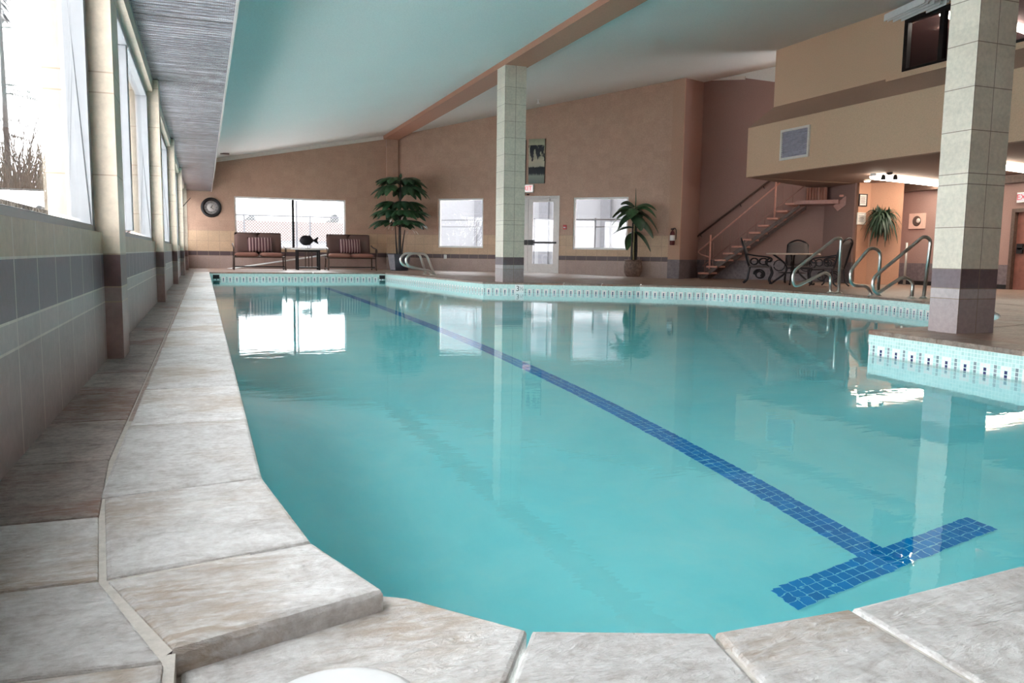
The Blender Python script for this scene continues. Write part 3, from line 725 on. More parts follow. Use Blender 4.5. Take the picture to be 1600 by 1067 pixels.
# ------------------------------------------------------------------ ceilings and beam
mb = MB()
def slabq(mb, pts, th):
    top = [(p[0], p[1], p[2]+th) for p in pts]; mb.face(pts); mb.face(list(reversed(top)))
    for i in range(4):
        j = (i+1) % 4; mb.face([pts[j], pts[i], top[i], top[j]])
slabq(mb, [(-.7, -3, CL(-.7)), (5.5, -3, CL(5.5)), (5.5, 25.4, CL(5.5)), (-.7, 25.4, CL(-.7))], .15)
cl = mb.build('ceiling', M['ceiling_paint']); struct(cl)
mb = MB(); slabq(mb, [(5.5, -3, CR(5.5)), (20, -3, CR(20)), (20, 25.4, CR(20)), (5.5, 25.4, CR(5.5))], .15); struct(mb.build('ceiling', M['ceiling_paint']))
mb = MB(); mb.box((5.525, 11.05, 4.16), (.47, 28.1, .30)); bm_ = mb.build('beam', M['beam_paint']); struct(bm_, 'brown painted ceiling beam on two tiled columns', 'beam')
mb = MB(); mb.bar((.3, 25.08, CL(.3)-.05), (5.35, 25.08, CL(5.35)-.05), .05, .12); struct(mb.build('trim_5', M['white_trim']))
# columns
def column(x0, x1, y0, y1, zt, lab):
    p = MB()
    for pts, u in (([(x0, y0), (x1, y0)], 0.0), ([(x0, y1), (x0, y0)], None), ([(x1, y0), (x1, y1)], None), ([(x1, y1), (x0, y1)], 0.0)):
        (ax, ay), (bx, by) = pts; l = math.hypot(bx-ax, by-ay); uu = [0, .38] if u == 0.0 else [.01, .185]
        p.face([(ax, ay, -.01), (bx, by, -.01), (bx, by, zt), (ax, ay, zt)], [(uu[0], 0), (uu[1], 0), (uu[1], zt), (uu[0], zt)])
    p.face([(x0, y0, zt), (x1, y0, zt), (x1, y1, zt), (x0, y1, zt)]); p.face([(x0, y0, -.01), (x1, y0, -.01), (x1, y1, -.01), (x0, y1, -.01)])
    struct(p.build('column', M['col_tile']), lab, 'column')
column(5.165, 5.54, 4.305, 4.555, 4.03, 'square tiled column on the near corner of the pool deck')
column(5.295, 5.72, 14.29, 14.72, 4.03, 'square tiled column standing at the far notch of the pool')

# unseen wall behind the viewer, added to shut out light from the back 
o, _, _ = wall('wall_near', (-.7, -2.9), (18, -2.9), (3.1, 6.6), [], .2, M['brown_paint'], -.1, side=-1); struct(o)
o, _, _ = wall('wall_right', (17.6, -2.9), (17.6, 3.1), (6.6, 6.6), [], .2, M['brown_paint'], -.1, side=-1); struct(o)  # unseen, added to close the open side and dim the column fronts
# ------------------------------------------------------------------ mezzanine
XM, XU, YM0, YM1 = 12.1, 12.8, 16.08, 2.0
ZM0, ZM1, ZU = 2.42, 3.565, 4.10
mz = empty('wall_mezzanine'); struct(mz, 'tan mezzanine front with sloped top above the seating corner', 'mezzanine')
mb = MB()
prof = [(XM, ZM0), (XM, ZM1)]
mb.face([(XM, YM0, ZM0), (XM, YM1, ZM0), (XM, YM1, ZM1), (XM, YM0, ZM1)]); mb.face([(XM+.1, YM0, ZM0), (XM+.1, YM1, ZM0), (XM+.1, YM1, ZM1), (XM+.1, YM0, ZM1)])
mb.face([(XM, YM0, ZM1), (XM, YM0, ZM0), (17.5, YM0, ZM0), (17.5, YM0, 5.8), (XU, YM0, 5.5), (XU, YM0, ZU)])
mb.build('front_panel', M['tan_paint'], mz)
mb = MB(); mb.face([(XM, YM0, ZM1), (XM, YM1, ZM1), (XU, YM1, ZU), (XU, YM0, ZU)]); mb.build('sloped_ledge', M['taupe_paint'], mz)
# underside
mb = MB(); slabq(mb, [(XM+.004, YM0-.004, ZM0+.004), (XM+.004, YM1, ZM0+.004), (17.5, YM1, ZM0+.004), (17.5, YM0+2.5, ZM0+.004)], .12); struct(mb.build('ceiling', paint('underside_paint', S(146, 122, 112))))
# upper wall with the gallery window
gy0, gy1 = onX(1412, 60, XU).y, 7.2; gz0, gz1 = onX(1412, 112, XU).z, 5.17
wall('gallery_wall', (XU, YM0), (XU, YM1), (CR(XU)+.2, CR(XU)+.2), [(YM0-gy0, YM0-gy1, gz0, gz1)], .15, M['tan_paint'], ZU-.05, mz, side=1)
mb = MB(); mb.box((XU-.05, (12.6+YM1)/2, (3.9+gz0-.03)/2), (.10, 12.6-YM1, gz0-.03-3.9)); mb.build('window_apron', M['tan_paint'], mz)
gw = empty('window_7', (XU+.05, gy0, gz0)); struct(gw)
f = MB(); GL, GH = gy0-gy1, gz1-gz0
for (a, b, c, e) in ((0, .09, 0, GH), (GL-.09, GL, 0, GH), (.09, GL-.09, 0, .05), (.09, GL-.09, GH-.09, GH)): f.box((0, -(a+b)/2, (c+e)/2), (.1, b-a, e-c))
for k in (.86, 2.2, 3.6): f.box((0, -k, GH/2), (.1, .1, GH-.1))
f.build('window_frame', M['black'], gw)
g = MB(); g.box((.01, -GL/2, GH/2), (.006, GL-.1, GH-.1)); g.build('window_pane', M['dark_glass'], gw)
gr = MB(); gx = 16.5
gr.face([(gx, YM0-.2, 3.8), (gx, YM1, 3.8), (gx, YM1, 6), (gx, YM0-.2, 6)]); gr.face([(XU+.16, YM0-.2, 3.85), (gx, YM0-.2, 3.85), (gx, YM1, 3.85), (XU+.16, YM1, 3.85)])
gr.face([(XU+.16, YM0-.2, 3.8), (gx, YM0-.2, 3.8), (gx, YM0-.2, 6), (XU+.16, YM0-.2, 6)]); gr.face([(XU+.16, YM1, 3.8), (gx, YM1, 3.8), (gx, YM1, 6), (XU+.16, YM1, 6)])
gr.face([(XU+.16, YM0-.2, 5.28), (gx, YM0-.2, 5.28), (gx, YM1, 5.28), (XU+.16, YM1, 5.28)])
struct(gr.build('wall_gallery', paint('gallery_paint', S(112, 88, 90))))
# vent on the mezzanine front
v0, v1, v2 = onX(1222, 204, XM), onX(1267, 197.5, XM), onX(1222, 251, XM)
vg = empty('vent_grille', (XM, (v0.y+v1.y)/2, v2.z-.0), 0, 'square grey louvred vent in a pale frame on the mezzanine front', 'vent')
vw, vh = abs(v0.y-v1.y), v0.z-v2.z
mb = MB()
for (a, b, c, e) in ((-vw/2, -vw/2+.05, 0, vh), (vw/2-.05, vw/2, 0, vh), (-vw/2+.05, vw/2-.05, 0, .05), (-vw/2+.05, vw/2-.05, vh-.05, vh)): mb.box((-.02, (a+b)/2, (c+e)/2), (.04, b-a, e-c))
mb.build('frame', M['white_trim'], vg)
mb = MB(); mb.box((-.004, 0, vh/2), (.004, vw-.1, vh-.1))
for k in range(12): 
    z = .06+(vh-.12)*(k+.5)/12
    mb.box(None, (.03, vw-.1, .006), M4=Matrix.Translation((-.02, 0, z)) @ Matrix.Rotation(R(35), 4, 'Y'))
mb.build('louvre', M['alu'] if False else plain('vent_grey', S(172, 167, 180), .5), vg)

# ------------------------------------------------------------------ windows and doors of the far walls
def frame_window(name, P, u0, u1, z0, z1, rz, nm=1, depth=.1, fmat='white', fw=.05, vert=None):
    w = empty(name, (P.x, P.y, z0), rz); struct(w); L, Hh = u1-u0, z1-z0
    f = MB()
    for (a, b, c, e) in ((0, fw, 0, Hh), (L-fw, L, 0, Hh), (fw, L-fw, 0, fw), (fw, L-fw, Hh-fw, Hh)): f.box(((a+b)/2, depth/2, (c+e)/2), (b-a, depth, e-c))
    f.build('window_frame', M[fmat], w)
    if vert:
        q = MB(); q.box((vert, depth/2+.02, Hh/2), (.07, .06, Hh-2*fw)); q.build('mullion', M['black'], w)
    g = MB(); g.box((L/2, depth/2, Hh/2), (L-2*fw+.01, .006, Hh-2*fw+.01)); g.build('window_pane', M['glass'], w)
    return w
frame_window('window_8', Vector((.88, 25.14, 0)), .88, 4.115, WZ0, WZ1, 0, vert=onY(458, 350, 25.2).x-.88)
def apv(u, off): p = ap(u, off, 0); return p
frame_window('window_9', apv(uw[0], -.05), uw[0], uw[1], zw[1], zw[0], AZR)
frame_window('window_10', apv(uw[4], -.05), uw[4], uw[5], zw[4], zw[3], AZR)
# double exit door
DW, DH = uw[3]-uw[2], zw[2]+.05
dp = ap(uw[2], 0, -.05)
dr = empty('door_1', dp, AZR); struct(dr, 'pair of glazed exit doors with push bars', 'door')
f = MB()
for (a, b, c, e) in ((0, .07, 0, DH), (DW-.07, DW, 0, DH), (.07, DW-.07, DH-.07, DH)): f.box(((a+b)/2, .07, (c+e)/2), (b-a, .16, e-c))
f.build('door_frame', M['alu'], dr)
lw = (DW-.14)/2
for k in range(2):
    x0 = .07+k*lw; f = MB(); st = .13
    for (a, b, c, e) in ((0.004, st, 0.01, DH-.075), (lw-st, lw-.004, .01, DH-.075), (st, lw-st, .01, .30), (st, lw-st, DH-.075-.10, DH-.075)): f.box((x0+(a+b)/2, .07, (c+e)/2), (b-a, .045, e-c))
    lf = f.build('door_leaf', M['alu'], dr)
    g = MB(); g.box((x0+lw/2, .07, (.30+DH-.175)/2), (lw-2*st+.01, .008, DH-.475+.01)); g.build('pane', M['glass'], lf)
    pb = MB(); pb.box((x0+lw/2, .02, .93), (lw-.06, .05, .055)); pb.box((x0+(.1 if k else lw-.1), .02, .93), (.16, .07, .15)); pb.build('push_bar', M['black'], lf)
    cl_ = MB(); cl_.box((x0+lw*.55, .01, DH-.12), (.34, .06, .07)); cl_.bar((x0+lw*.4, .0, DH-.08), (x0+lw*.75, -.05, DH-.05), .02, .015); cl_.build('door_closer', M['alu'], lf)
# brown door under the mezzanine
d2 = empty('door_2', (XB, dy[0], ZR)); struct(d2, 'brown door with black latch beyond the near column', 'door')
f = MB(); W2, H2 = dy[0]-dy[1], dzt-ZR
for (a, b, c, e) in ((0, .08, 0, H2), (W2-.08, W2, 0, H2), (.08, W2-.08, H2-.08, H2)): f.box((.05, -(a+b)/2, (c+e)/2), (.2, b-a, e-c))
f.build('door_frame', M['dark_wood'], d2)
f = MB(); f.box((.08, -W2/2, (H2-.08)/2), (.05, W2-.16, H2-.08)); lf = f.build('door_leaf', M['door_wood'], d2)
f = MB(); f.box((.04, -.2, .9), (.07, .14, .22)); f.box((.03, -W2/2, .9), (.05, W2-.3, .04)); f.build('latch', M['black'], lf)
f = MB(); f.box((.03, -W2*.4, H2-.13), (.06, .3, .07)); f.build('door_closer', M['alu'], lf)

# ------------------------------------------------------------------ exit signs
def exit_sign(loc, rz, w, h, label):
    e = empty('exit_sign', loc, rz, label, 'sign')
    mb = MB(); mb.box((0, .03, 0), (w, .06, h)); mb.build('housing', M['white'], e, .006)
    mb = MB(); mb.box((0, -.003, 0), (w*.9, .006, h*.8)); mb.build('panel', M['exit_glow'], e)
    text('lettering', 'EXIT', h*.78, M['exit_red'], e, (0, -.008, 0), (R(90), 0, 0))
    return e
pe = ang(822, 294.5, .1)[0]
ux = ang(822, 294, .1)[1]
es = exit_sign(ap(ux, .10, pe.z), AZR, .46, .24, 'red and white exit sign above the glazed double doors')
mb = MB(); mb.bar((-.05, .03, -.12), (-.05, .03, -.17), .03, .03); mb.lathe([(0, -.2), (.035, -.19), (.04, -.16), (0, -.15)], (-.08, .02, 0)); mb.lathe([(0, -.2), (.035, -.19), (.04, -.16), (0, -.15)], (.06, .02, 0)); mb.build('lamp_head', M['black'], es)
p2 = onX(1601, 308, XB-.1)
exit_sign((XB-.1, p2.y, p2.z), R(-90), .36, .22, 'red and white exit sign above the brown door')

# ------------------------------------------------------------------ clock
ck = empty('wall_clock', (onY(330, 324, 25.06).x, 25.1, onY(330, 324, 25.06).z), 0, 'round black rimmed clock on the brown wall beside the wide window', 'clock')
mb = MB(); mb.lathe([(.19, -.02), (.2, -.05), (.235, -.06), (.27, -.05), (.285, -.02), (.285, 0)], axis='Y', seg=48); mb.build('rim', M['black'], ck)
mb = MB(); mb.lathe([(0, -.022), (.205, -.022), (.205, 0)], axis='Y', seg=40); dial = mb.build('dial', plain('clock_face', S(196, 188, 184), .5, 0, .04), ck)
mb = MB(); mb.lathe([(.115, -.0225), (.12, -.024), (.185, -.024), (.19, -.0225)], axis='Y', seg=40); mb.build('chapter_ring', plain('clock_ring', S(150, 142, 140), .5), dial)
for k, nmr in enumerate(['XII', 'I', 'II', 'III', 'IIII', 'V', 'VI', 'VII', 'VIII', 'IX', 'X', 'XI']):
    a = -k*PI/6
    text('numeral', nmr, .062, M['black'], dial, (.153*math.sin(-a), -.026, .153*math.cos(a)), (R(90), -a if False else 0, 0))
for nm_, ln, wd, a in (('hour_hand', .075, .018, 30), ('minute_hand', .095, .012, 130)):
    mb = MB(); a = R(a); mb.bar((-.02*math.sin(a), -.03, -.02*math.cos(a)), (ln*math.sin(a), -.03, ln*math.cos(a)), .006, wd); mb.build(nm_, M['black'], ck)

# ------------------------------------------------------------------ patio settees
def make_bench():
    r = empty('patio_settee')
    W, D = 1.34, .80          # along x; front at -y
    mb = MB(); rows = []
    def cushion(cx, cy, cz, w, d, h, tilt=0.0, seg=8):
        c = MB(); T = Matrix.Translation((cx, cy, cz)) @ Matrix.Rotation(tilt, 4, 'X')
        for sgn in (1, -1):
            rows = []
            for i in range(seg+1):
                row = []
                for j in range(seg+1):
                    x, y = -1+2*i/seg, -1+2*j/seg
                    k = ((1-x**6)*(1-y**6))**.45
                    row.append(T @ Vector((x*w/2, y*d/2, sgn*h/2*k)))
                rows.append(row)
            c.grid(rows)
        return c
    for sx in (-1, 1):
        cushion(sx*W*.245, -.02, .42, W*.49, D*.80, .13).build('seat_cushion', M['tan_fabric'], r)
    for sx in (-1, 1):
        cushion(sx*W*.235, .30, .735, W*.47, .62, .13, R(78)).build('back_cushion', M['brown_fabric'], r)
    f = MB()
    f.bar((-W/2, -.36, .35), (W/2, -.36, .35), .035, .03); f.bar((-W/2, .3, .35), (W/2, .3, .35), .035, .03)
    f.bar((-W/2, -.36, .35), (-W/2, .3, .35), .035, .03); f.bar((W/2, -.36, .35), (W/2, .3, .35), .035, .03)
    for k in range(7): f.bar((-W/2+.1+k*(W-.2)/6, -.36, .345), (-W/2+.1+k*(W-.2)/6, .3, .345), .03, .012)
    f.build('seat_frame', M['bronze'], r)
    f = MB(); f.tube(fillet([(-W/2+.05, .30, .36), (-W/2+.05, .42, 1.03), (W/2-.05, .42, 1.03), (W/2-.05, .30, .36)], .05), .018, 8)
    for k in range(5): 
        x = -W/2+.2+k*(W-.4)/4; f.tube([(x, .32, .36), (x, .42, 1.03)], .008, 6)
    f.build('back_frame', M['bronze'], r)
    for sx in (-1, 1):
        x = sx*(W/2+.02)
        a = MB(); a.tube(smoothpath([(x, .40, .72), (x, .1, .66), (x, -.25, .63), (x, -.42, .60), (x, -.46, .54), (x, -.42, .51)], 5), .02, 8)
        a.tube([(x, -.30, .63), (x, -.28, .36)], .015, 8); a.build('armrest', M['bronze'], r)
        for y in (-.34, .28):
            g = MB(); g.tube(smoothpath([(x*.985, y, .38), (x*.985, y-.02, .2), (x, y-.03*(1 if y < 0 else -1), .03), (x, y-.05*(1 if y < 0 else -1), 0)], 4), .02, 8); g.build('leg', M['bronze'], r)
        g = MB(); g.box((x*.99, -.03, .05), (.04, .66, .035)); g.build('glider_rail', M['bronze'], r)
    g = MB(); g.bar((-W/2, -.30, .09), (W/2, -.30, .09), .03, .03); g.build('stretcher', M['black'], r)
    return r
b1 = make_bench(); b1.location = (1.46, 23.75, 0)
tag(b1, 'brown cushioned patio settee under the wide window, next to the wall clock', 'settee', 'patio settees')
b2 = copy_tree(b1); b2.location = (4.02, 23.75, 0)
b2['label'] = 'brown cushioned patio settee between the side table and the tall leafy plant'
def pillow(cx, cy, cz, w, h, label):
    c = MB(); T = Matrix.Translation((cx, cy, cz)) @ Matrix.Rotation(R(74), 4, 'X'); seg = 12
    for sgn in (1, -1):
        rows = []
        for i in range(seg+1):
            row = []
            for j in range(seg+1):
                y, x = -1+2*i/seg, -1+2*j/seg; k = max(0, (1-x**4)*(1-y**4))**.6
                row.append(T @ Vector((x*w/2, y*h/2, sgn*.09*k)))
            rows.append(row)
        c.grid(rows)
    o = c.build('throw_pillow', M['stripes']); tag(o, label, 'pillow', 'striped throw pillows'); return o
pillow(1.49, 23.80, .70, .66, .42, 'striped maroon throw pillow on the settee nearest the wall clock')
pillow(4.02, 23.80, .70, .62, .42, 'striped maroon throw pillow on the settee beside the leafy plant')

# ------------------------------------------------------------------ side table, fish, pole
tb = empty('side_table', (2.80, 23.75, 0), 0, 'small dark slatted side table with pale oval top between the settees', 'side table')
mb = MB(); rows = []
for (s_, z) in ((0, .605), (.97, .605), (1, .595), (1, .58), (.95, .575), (0, .575)): rows.append([(.47*s_*math.cos(a*PI/16), .33*s_*math.sin(a*PI/16), z) for a in range(32)])
mb.grid(rows, closed=True); mb.build('tabletop', M['white'], tb)
for sx in (-1, 1):
    for sy in (-1, 1):
        g = MB(); g.box((sx*.30, sy*.2, .2875), (.05, .05, .575)); g.build('leg', M['black'], tb, .005)
for k in range(3):
    g = MB(); g.box((-.09+k*.09, -.21, .30), (.03, .018, .46)); g.build('slat', M['dark_wood'], tb)
g = MB(); g.box((0, -.21, .54), (.55, .02, .06)); g.build('apron', M['black'], tb)
g = MB(); g.box((0, 0, .07), (.56, .42, .03)); g.build('lower_shelf', M['black'], tb)
fs = empty('fish_sculpture', (2.80, 23.70, .605), 0, 'dark metal fish sculpture standing on the small side table', 'sculpture')
mb = MB(); rows = []
for i in range(15):
    t = i/14; x = -.23+.40*t; h = .135*math.sin(PI*min(1, t**.8))**.75+.012; d_ = .045*math.sin(PI*t)**.7+.004
    rows.append([(x, d_*math.cos(a*PI/8), .24+h*math.sin(a*PI/8)) for a in range(16)])
mb.grid(rows, closed=True); mb.face(rows[0]); mb.face(rows[-1]); mb.build('body', M['iron'], fs)
mb = MB()
for sg in (1, -1):
    mb.prism([(0, 0)]*0 or [(.15, -.008), (.30, -.008), (.30, .008), (.15, .008)], .2395, .2405)
    q = [(.13, .24), (.27, .24+sg*.10), (.31, .24+sg*.085), (.26, .24)]
    mb.face([(x, -.008, z) for x, z in q]); mb.face([(x, .008, z) for x, z in q])
    for i in range(4):
        a, b = q[i], q[(i+1) % 4]; mb.face([(a[0], -.008, a[1]), (b[0], -.008, b[1]), (b[0], .008, b[1]), (a[0], .008, a[1])])
mb.build('tail', M['iron'], fs)
for q in ([(-.1, .35), (.06, .385), (.12, .31)], [(-.08, .13), (.05, .095), (.1, .16)]):
    mb = MB()
    mb.face([(x, -.006, z) for x, z in q]); mb.face([(x, .006, z) for x, z in q])
    for i in range(3):
        a, b = q[i], q[(i+1) % 3]; mb.face([(a[0], -.006, a[1]), (b[0], -.006, b[1]), (b[0], .006, b[1]), (a[0], .006, a[1])])
    mb.build('fin', M['iron'], fs)
mb = MB(); mb.tube([(0, 0, .01), (0, 0, .14)], .008, 8); mb.lathe([(0, .014), (.07, .014), (.08, .0), (0, 0)]); mb.build('stand', M['bronze'], fs)
pp0, pp1 = onY(372, 420.5, 24.92), onY(512, 398, 24.98)
mb = MB(); mb.tube([pp0+Vector((-.3, 0, 0)), pp1], .024, 10); tag(mb.build('pool_pole', M['white']), 'long white pole slanting along the far wall behind the settees', 'pole')

# ------------------------------------------------------------------ plants
def blade(mb, base, az, length, width, rise, droop, seg=9, twist=0.0, curl=0.15):
    d = Vector((math.cos(az), math.sin(az), 0)); s_ = Vector((-d.y, d.x, 0)); rows = []
    for i in range(seg+1):
        t = i/seg; c = base+d*(length*(t-.15*t*t))+Vector((0, 0, rise*t-droop*t*t))
        w = width*max(.03, math.sin(PI*min(1, (t*.92+.06)))**.8)
        rows.append([c-s_*w/2+Vector((0, 0, -curl*w)), c-s_*w/4, c+Vector((0, 0, curl*w*.4)), c+s_*w/4, c+s_*w/2+Vector((0, 0, -curl*w))])
    mb.grid(rows)
def finger_leaf(mb, base, az, stem, size, rise, droop, nf=7):
    d = Vector((math.cos(az), math.sin(az), 0)); tip = base+d*stem+Vector((0, 0, rise))
    for k in range(nf):
        a = az+(k-(nf-1)/2)*.42; q = 1-abs(k-(nf-1)/2)/(nf)
        blade(mb, tip-d*.05, a, size*(.62+.5*q), size*.40, .10, droop*(.55+.5*rnd.random()), 7, 0, .16)
    return tip
pl1x = onz(625, 421.5).x; P1 = Vector((onz(624, 422.5).x, onz(624, 422.5).y, 0))
k1 = math.hypot(P1.x, P1.y)/1250*1.0
pl = empty('potted_plant', P1, 0, 'tall dark leafy plant in a dark pot beside the pool ladder rails', 'plant')
mb = MB(); mb.lathe([(0, .0), (.26, 0), (.30, .25), (.34, .47), (.36, .49), (.33, .49), (.30, .44), (0, .44)], seg=28); mb.build('pot', M['pot_dark'], pl)
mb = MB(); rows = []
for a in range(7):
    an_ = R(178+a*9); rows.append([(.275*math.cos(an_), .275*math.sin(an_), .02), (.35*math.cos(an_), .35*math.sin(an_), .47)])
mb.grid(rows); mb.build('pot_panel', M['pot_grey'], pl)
mb = MB(); mb.lathe([(0, .445), (.31, .445)], seg=20); mb.build('soil', M['soil'], pl)
for i, (dx, dy_, h, r0) in enumerate([(0.02, 0, 2.75, .05), (-.09, .05, 1.35, .03), (.1, -.04, 1.2, .03)]):
    mb = MB(); mb.tube(smoothpath([(dx*.6, dy_, .44), (dx, dy_, .44+(h-.44)*.5), (dx*1.4+.02, dy_, h)], 5), [r0*(1-.6*j/10) for j in range(11)], 8); mb.build('stem', M['bark'], pl)
ct = MB(); lfm = MB()
rnd.seed(3)
for (zc, n_, sz, st, dr) in ((2.66, 5, .56, .28, .36), (2.44, 5, .56, .34, .5), (1.98, 5, .56, .28, .42), (1.72, 6, .56, .36, .42), (1.42, 6, .52, .36, .34)):
    for k in range(n_):
        az = 2*PI*k/n_+rnd.uniform(-.3, .3)+zc
        tip = finger_leaf(lfm if k % 2 else ct, Vector((.03, 0, zc-.12)), az, st*rnd.uniform(.8, 1.15), sz*rnd.uniform(.95, 1.3), .16, dr, 5)
        ct2 = MB(); ct2.tube([Vector((.03, 0, zc-.15)), tip], .009, 5); ct2.build('leaf_stalk', M['bark'], pl)
blade(ct, Vector((.03, 0, 2.68)), 1.2, .18, .09, .25, .05)
ct.build('foliage', M['leaf'], pl); lfm.build('foliage', M['leaf2'], pl)

for k in range(14):
    az = rnd.uniform(0, 2*PI); zc = rnd.uniform(1.15, 1.75); cr = MB(); blade(cr, Vector((.48*math.cos(az), .48*math.sin(az), zc)), az+rnd.uniform(-1, 1), .14, .07, -.02, .1, 4); cr.build('flower', M['cream_leaf'], pl)
# plant by the angled wall
P2 = onz(996, 431.0, -.03); u2 = ang(996, 431)[1]; P2 = ap(ang(996, 400)[1], .52, zf(onz(996, 431).x))
p2 = empty('potted_plant', P2, 0, 'banana leaved plant in a round brown pot by the fire extinguisher', 'plant')
kz = 1.0
mb = MB(); mb.lathe([(0, 0), (.17, 0), (.20, .03), (.245, .14), (.255, .28), (.235, .40), (.225, .43), (.25, .45), (.245, .47), (.21, .465), (.20, .42), (0, .42)], seg=30); mb.build('pot', M['pot_brown'], p2)
mb = MB(); mb.lathe([(0, .425), (.205, .425)], seg=20); mb.build('soil', M['soil'], p2)
for (dx, dy_, h, r0, mt) in ((-.05, 0, 1.30, .035, 'bark'), (.04, .02, 1.45, .045, 'bark'), (-.02, -.05, 1.55, .02, 'yellow_stem'), (.075, -.03, 1.2, .028, 'bark')):
    mb = MB(); mb.tube(smoothpath([(dx, dy_, .42), (dx*1.1, dy_, .42+(h-.42)*.5), (dx*.8, dy_, h*1.14)], 5), [r0*(1-.4*j/10) for j in range(11)], 8); mb.build('stem', M[mt], p2)
fa, fb_ = MB(), MB()
specs = [(AZR+PI, .62, .20, .38, .62, 1.62), (AZR+PI+.35, .60, .22, .25, .60, 1.55), (AZR+PI-.5, .50, .2, .42, .42, 1.70), (AZR, .60, .2, .36, .50, 1.68), (AZR+.3, .66, .2, .22, .75, 1.55), (AZR-.4, .62, .24, .12, .62, 1.42), (AZR-PI/2, .5, .24, .3, .55, 1.6), (AZR+PI+.1, .56, .16, .14, .32, 1.22), (AZR-.2, .5, .18, .05, .55, 1.12), (AZR+PI-.9, .42, .2, .02, .48, 1.12), (AZR-PI/2+.6, .5, .26, .2, .6, 1.48), (AZR-PI/2-.7, .5, .24, .24, .6, 1.5), (AZR+2.5, .55, .2, .3, .5, 1.65), (AZR+1.4, .5, .2, .3, .5, 1.6), (AZR+PI-.25, .66, .2, .34, .62, 1.66), (AZR-.15, .62, .2, .40, .66, 1.62), (AZR+.6, .5, .22, .2, .6, 1.4), (AZR+PI+.6, .5, .22, .2, .6, 1.45)]
for i, (az, ln, wd, rs, dr, z) in enumerate(specs): blade(fa if i % 3 else fb_, Vector((0, 0, .42+(z-.42)*1.16)), az, ln*1.2, wd*1.5, rs*1.3, dr*1.1, 12, 0, .2)
fa.tube([(0.02, 0, 1.6), (.03, 0, 2.1), (.02, 0, 2.42)], [.02, .014, .004], 6)
fa.build('foliage', M['leaf'], p2); fb_.build('foliage', M['leaf2'], p2)

# ------------------------------------------------------------------ stainless rails
def rail(name, pts, r, label, group, rad=.12):
    mb = MB(); mb.tube(fillet(pts, rad, 8), r, 12); e = empty(name, (0, 0, 0), 0, label, 'handrail', group)
    b0, b1_ = Vector(pts[0]), Vector(pts[-1]); e.location = b0
    o = mb.build('rail', M['steel'], e); o.location = -b0
    for b in (b0, b1_):
        if b.z < -.1: continue
        q = MB(); q.lathe([(r, .03), (r*1.6, .02), (r*2.4, .004), (r*2.5, 0)], (b.x-b0.x, b.y-b0.y, 0), 16); q.build('anchor_ring', M['steel'], e)
    return e
def px_rail(base, dirv, pxs):
    nrm = Vector((-dirv[1], dirv[0], 0)).normalized(); return [onpl(x, y, base, nrm) for x, y in pxs]
rb = onz(1310, 457.5, 0)
def floor_ends(p):
    p[0].z = 0.0; p[-1].z = 0.0; return p
r1 = floor_ends(px_rail(rb, (-1, .12), [(1310, 457.5), (1314.5, 372), (1306, 372), (1238, 425), (1240, 450), (1290, 425), (1298, 432), (1297.5, 456.5)]))
rail('pool_handrail', r1, .024, 'stainless pool handrail bent in front of the patio chairs', 'bent pool handrails', [.10, .10, .14, .14, .12, .12])
rb2 = onz(1371.5, 461.5, 0)
r2 = floor_ends(px_rail(rb2, (-1, .1), [(1371.5, 461.5), (1376, 392), (1360, 386), (1328, 424), (1330, 446), (1356, 447), (1362, 461)]))
rail('pool_handrail', r2, .024, 'smaller stainless pool handrail in front of the orange pillar', 'bent pool handrails', [.16, .12, .12, .1, .1])
rb3 = onz(1443, 466, 0)
r3 = floor_ends(px_rail(rb3, (-1, .15), [(1443, 466), (1454.5, 374), (1444, 368.5), (1362, 436), (1367, 461), (1412, 431.5), (1427, 440), (1424.5, 463.5)]))
rail('pool_handrail', r3, .024, 'stainless pool handrail beside the near tiled column', 'bent pool handrails', [.10, .1, .14, .14, .14, .12])
for bx, pxs, lab in ((666, [(666, 429), (655.5, 396), (632, 395.5), (624.5, 405), (629, 414.5), (648, 419), (662, 421), (664, 428.8)], 'curved stainless ladder rail nearest the dark plant pot'),
                     (679, [(679, 430.2), (666, 396.5), (641, 396), (633, 405.5), (637.5, 415.5), (656, 420.5), (672, 423), (675, 430)], 'curved stainless ladder rail nearest the far tiled column')):
    rail('ladder_rail', floor_ends(px_rail(onz(*pxs[0]), (-1, 0), pxs)), .028, lab, 'pool ladder rails', [.12, .14, .14, .14, .1, .08])

# ------------------------------------------------------------------ depth marker and wall fittings in the pool
na = Vector((notch[0], notch[1], 0)); nb = Vector((bay[0][0], bay[0][1], 0)); nd = (nb-na).normalized(); nn3 = Vector((nd.y, -nd.x, 0))
if nn3.dot(-na) < 0: nn3 = -nn3
dm = onpl(811.5, 457, na, nn3)
mk = empty('depth_marker', (dm.x+nn3.x*.004, dm.y+nn3.y*.004, -.115), math.atan2(nd.y, nd.x), 'white depth marker tile reading 3 1/2 under the far tiled column', 'sign')
mb = MB(); mb.box((0, 0, 0), (.17, .008, .15)); mb.build('tile', M['white'], mk)
text('lettering', '3', .14, M['black'], mk, (-.03, -.006, 0), (R(90), 0, 0)); text('lettering', '½', .10, M['black'], mk, (.045, -.006, .0), (R(90), 0, 0))
for x, lab in ((335.5, 'small dark fitting in the far pool wall at the window side corner'), (611, 'small dark fitting in the far pool wall at the ladder corner')):
    p = onY(x, 436, 20.87)
    e = empty('pool_inlet', (min(max(p.x, .27), 4.36), 20.875, -.115), 0, lab, 'fitting', 'pool wall fittings')
    mb = MB(); mb.box((0, 0, 0), (.15, .012, .10)); mb.build('cover', M['black'], e); mb = MB(); mb.box((0, -.008, 0), (.09, .008, .05)); mb.build('grate', M['iron'], e)

